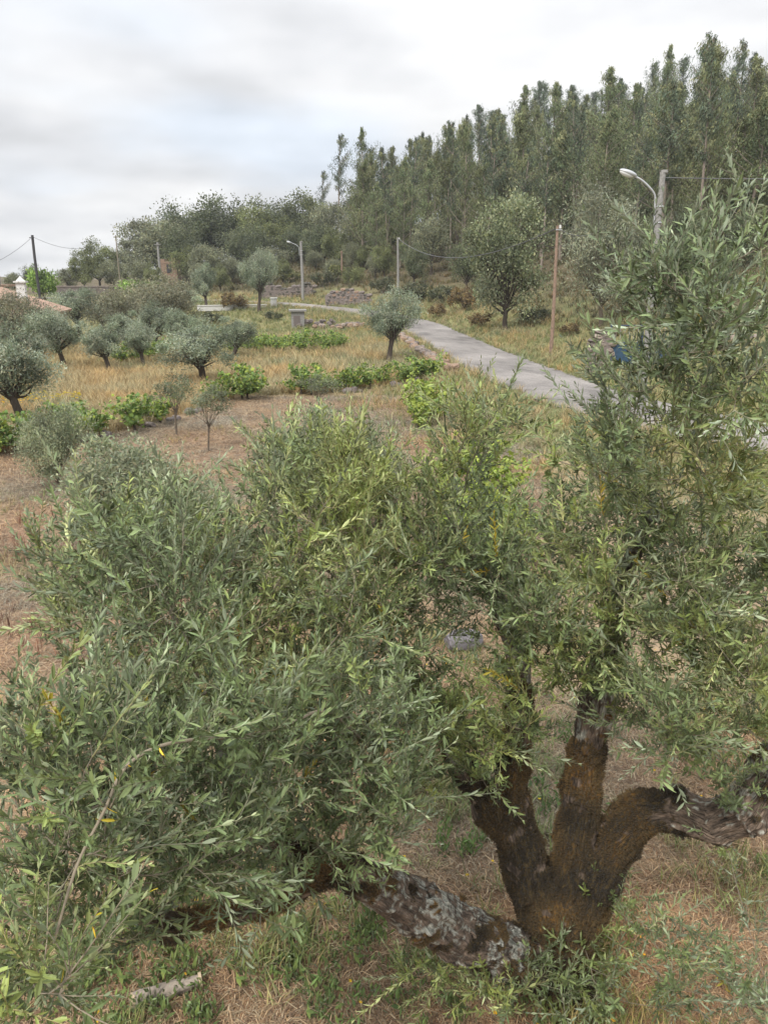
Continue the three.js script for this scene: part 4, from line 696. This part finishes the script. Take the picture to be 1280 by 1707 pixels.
{ // sawn limb on the ground and a rounded grey stone
  const a = ground(222, 1682), b = ground(335, 1645), pts = bend(a.clone().add(V(0, 0.055, 0)), b.clone().add(V(0, 0.055, 0)), 10, 0.02); const g = thing('log', 'short sawn pale olive log lying on the straw', 'log', V(0, 0, 0)); part(g, 'bark', tube(pts, pts.map((_, i) => 0.052 + 0.012 * Math.sin(i * 0.5)), 14, false, 0.22), new THREE.MeshStandardMaterial({ color: RGB(0.36, 0.30, 0.245), map: barkMap, bumpMap: barkMap, bumpScale: 0.01, roughness: 1 }));
  for (const [e, f] of [[0, 1], [10, 9]]) { const c = new THREE.CylinderGeometry(0.053, 0.053, 0.02, 14); c.applyQuaternion(new THREE.Quaternion().setFromUnitVectors(V(0, 1, 0), pts[e].clone().sub(pts[f]).normalize())); c.translate(pts[e].x, pts[e].y, pts[e].z); part(g, 'cut_end', c, new THREE.MeshStandardMaterial({ color: RGB(0.42, 0.33, 0.22), roughness: 1 })); }
  const p = ground(775, 1088), m = new THREE.Mesh(stoneGeos[2], new THREE.MeshStandardMaterial({ color: RGB(0.17, 0.155, 0.165), map: grainMap, roughness: 0.9 })); m.name = 'boulder'; m.scale.set(0.52, 0.24, 0.36); m.position.copy(p).add(V(0, 0.12, -0.1)); m.rotation.y = 0.3; tag(m, 'rounded grey boulder on dry soil seen through the olive branches', 'boulder'); scene.add(m);
}
console.log('objects done');

// ---------- grass, straw, weeds ----------
rnd = mulberry(2024);
function tuft(n, h, w, spread, flat, cols) { const S = new Soup(); for (let i = 0; i < n; i++) { const a = rr(0, 6.28), q = V(Math.cos(a) * rnd() * spread, 0, Math.sin(a) * rnd() * spread), b = rr(0, 6.28), f = flat * rr(0.5, 1.4), d = V(Math.cos(b) * f, 1, Math.sin(b) * f).normalize(), L = h * rr(0.5, 1.25), c = jit(pick(cols), 0.3), side = V(-Math.sin(b), 0.1, Math.cos(b)).multiplyScalar(w * rr(0.6, 1.2)); const m = q.clone().addScaledVector(d, L * 0.55), t = q.clone().addScaledVector(d, L).add(V(Math.cos(b) * L * 0.2, -L * 0.12 * flat, Math.sin(b) * L * 0.2)); S.tri(q.clone().sub(side), q.clone().add(side), m.clone().add(side), c); S.tri(q.clone().sub(side), m.clone().add(side), m.clone().sub(side), c); S.tri(m.clone().sub(side), m.clone().add(side), t, c); } return S.geo(); }
const strawGeos = [0, 1, 2].map(() => tuft(22, 0.17, 0.0022, 0.13, 5, [[0.37, 0.275, 0.165], [0.29, 0.195, 0.115], [0.47, 0.365, 0.235], [0.20, 0.125, 0.075]]));
const goldGeos = [0, 1].map(() => tuft(16, 0.5, 0.006, 0.16, 0.5, [[0.40, 0.315, 0.155], [0.35, 0.255, 0.125], [0.46, 0.375, 0.2]]));
const greenGeos = [0, 1].map(() => tuft(16, 0.26, 0.005, 0.12, 0.7, [[0.15, 0.19, 0.055], [0.21, 0.23, 0.085], [0.29, 0.26, 0.12]]));
const brushGeos = [0, 1].map(() => tuft(18, 0.6, 0.016, 0.3, 0.8, [[0.13, 0.12, 0.045], [0.19, 0.12, 0.05], [0.10, 0.11, 0.045]]));
const weedGeos = [0, 1].map(() => { const S = new Soup(); for (let i = 0; i < 34; i++) leaf2(S, V(gauss() * 0.08, rr(0.0, 0.1), gauss() * 0.08), V(gauss(), rr(0.4, 1.2), gauss()).normalize(), rr(0.03, 0.09), rr(0.012, 0.026), jit([0.12, 0.18, 0.05], 0.3)); return S.geo(); });
function sow(name, label, geos, area, n, scale, accept, lift = 0) {
  const g = thing(name, label, 'ground cover', V(0, 0, 0)); g.userData.kind = 'stuff'; const per = geos.map(() => ({ m: [], c: [] })); const q = new THREE.Quaternion(), up = V(0, 1, 0); let made = 0;
  for (let t = 0; t < n * 6 && made < n; t++) {
    const [x, d] = area(), a = accept(x, d); if (a <= 0 || rnd() > a) continue; made++;
    const k = Math.floor(rnd() * geos.length), s = scale(d) * rr(0.7, 1.3), b = rr(0.72, 1.3), h = 1 + 0.25 * nz(x * 0.5, 3, d * 0.5);
    q.setFromAxisAngle(up, rr(0, 6.28)); per[k].m.push(new THREE.Matrix4().compose(V(x, H(x, -d) + lift, -d), q, V(s, s * rr(0.8, 1.2), s))); per[k].c.push(RGB(b * h, b, b * (2 - h)));
  }
  per.forEach((p, i) => { if (p.m.length) instanced(g, name.replace('_cover', ''), geos[i], M.grass, p.m, p.c); }); return made;
}
const clearOf = (x, d) => { const [t] = laneT(x, d); return t < -2.2 || t > 2.2; };
const fan = (d0, d1, a0 = -31, a1 = 31, pw = 1) => () => { const d = lerp(d0, d1, Math.pow(rnd(), pw)), a = rr(a0, a1) / 57.3; return [Math.tan(a) * d, d]; };
const counts = [
  sow('straw_cover', 'dry mown straw scattered over the soil under the olives', strawGeos, () => [rr(-3.2, 4.6), rr(2.6, 8)], 9000, () => 1, (x, d) => 0.5 + cover(x, -d).straw, 0.01),
  sow('straw_cover', 'dry mown straw lying over the tilled field', strawGeos, fan(6, 30, -33, 12, 0.7), 14000, (d) => 0.9 + d * 0.035, (x, d) => clearOf(x, d) ? 0.06 + cover(x, -d).straw * 0.9 : 0, 0.01),
  sow('golden_grass_cover', 'tall golden dry grass of the field beyond the vines', goldGeos, fan(19, 60, -34, 10), 15000, (d) => 0.85, (x, d) => { const w = cover(x, -d); return w.u < 0 && d > vineD(x) + 0.4 && clearOf(x, d) ? w.gold : 0; }),
  sow('verge_grass_cover', 'mixed green and dry grass on the road verges', [...greenGeos, ...greenGeos, greenGeos[0], goldGeos[0]], fan(12, 112, -12, 33, 0.9), 14000, (d) => 0.75 + d * 0.006, (x, d) => { const w = cover(x, -d), a = Math.abs(w.t); return a > 1.88 && a < 9 ? 0.9 * (1 - sstep(4, 9, a) * 0.7) : 0; }),
  sow('meadow_grass_cover', 'short green grass of the far meadow', greenGeos, fan(36, 108, -20, 4), 9000, (d) => 1 + d * 0.006, (x, d) => { const w = cover(x, -d); return w.u < -0.1 && clearOf(x, d) ? w.green + 0.1 : 0; }),
  sow('undergrowth_cover', 'brown and green undergrowth of the wood floor', brushGeos, fan(45, 170, -16, 30), 11000, (d) => 1.1, (x, d) => { const w = cover(x, -d); return w.u > 4 ? 0.35 + 0.5 * w.litter : 0; }),
  sow('dry_tufts_cover', 'pale yellow grass tufts on the tilled strip', [greenGeos[1], goldGeos[0]], fan(7, 24, -33, -6), 700, () => 0.45, (x, d) => d < vineD(x) - 0.5 ? sstep(-0.05, 0.3, fbm(x * 0.6, 3, d * 0.6, 2)) : 0),
  sow('green_tufts_cover', 'small green grass tufts growing through the straw', greenGeos, () => [rr(-3, 5), rr(2.8, 10)], 1500, () => 0.75, (x, d) => sstep(0.0, 0.3, cover(x, -d).n2) + 0.05),
  sow('weeds_cover', 'low leafy weeds on the ground below the olive', weedGeos, () => [rr(-3, 5), rr(2.8, 9)], 850, () => 1, (x, d) => sstep(-0.05, 0.25, fbm(x * 1.1, 9, d * 1.1, 2))),
  sow('dry_weeds_cover', 'reddish dry weed stalks on the tilled strip', [tuft(9, 0.4, 0.005, 0.1, 0.5, [[0.2, 0.1, 0.06], [0.16, 0.08, 0.05]])], fan(8, 20, -33, -14), 220, () => 0.7, (x, d) => sstep(0.0, 0.3, fbm(x * 0.5, 9, d * 0.5, 2))),
];
{ // yellow flowers
  const S = new Soup(); for (let i = 0; i < 9; i++) { const a = i / 9 * 6.283; leaf2(S, V(0, 0.09, 0), V(Math.cos(a), 0.35, Math.sin(a)).normalize(), 0.016, 0.009, jit([0.62, 0.44, 0.02], 0.15)); } leaf2(S, V(0, 0, 0), V(0.05, 1, 0).normalize(), 0.09, 0.003, [0.14, 0.2, 0.05]);
  counts.push(sow('yellow_flowers_cover', 'tiny yellow flowers dotted through the straw', [S.geo()], () => [rr(-3, 5), rr(2.8, 9)], 190, () => 1, (x, d) => 0.2 + sstep(0, 0.3, fbm(x * 0.8, 2, d * 0.8, 2))));
  counts.push(sow('yellow_flowers_cover', 'patch of yellow flowers in the golden grass by the pale olive', [S.geo()], fan(23, 28, -28, -21), 260, () => 2.6, (x, d) => d > vineD(x) + 1 ? sstep(0, 0.25, fbm(x * 0.35, 2, d * 0.35, 2)) : 0, 0.25));
}
console.log('covers', counts.join(' '));
scene.fog = new THREE.FogExp2(new THREE.Color(0.82, 0.87, 0.93), 0.0003); // faint summer haze
scene.traverse((o) => { if (o.isMesh) { o.castShadow = true; o.receiveShadow = true; } });
renderer.render(scene, camera);
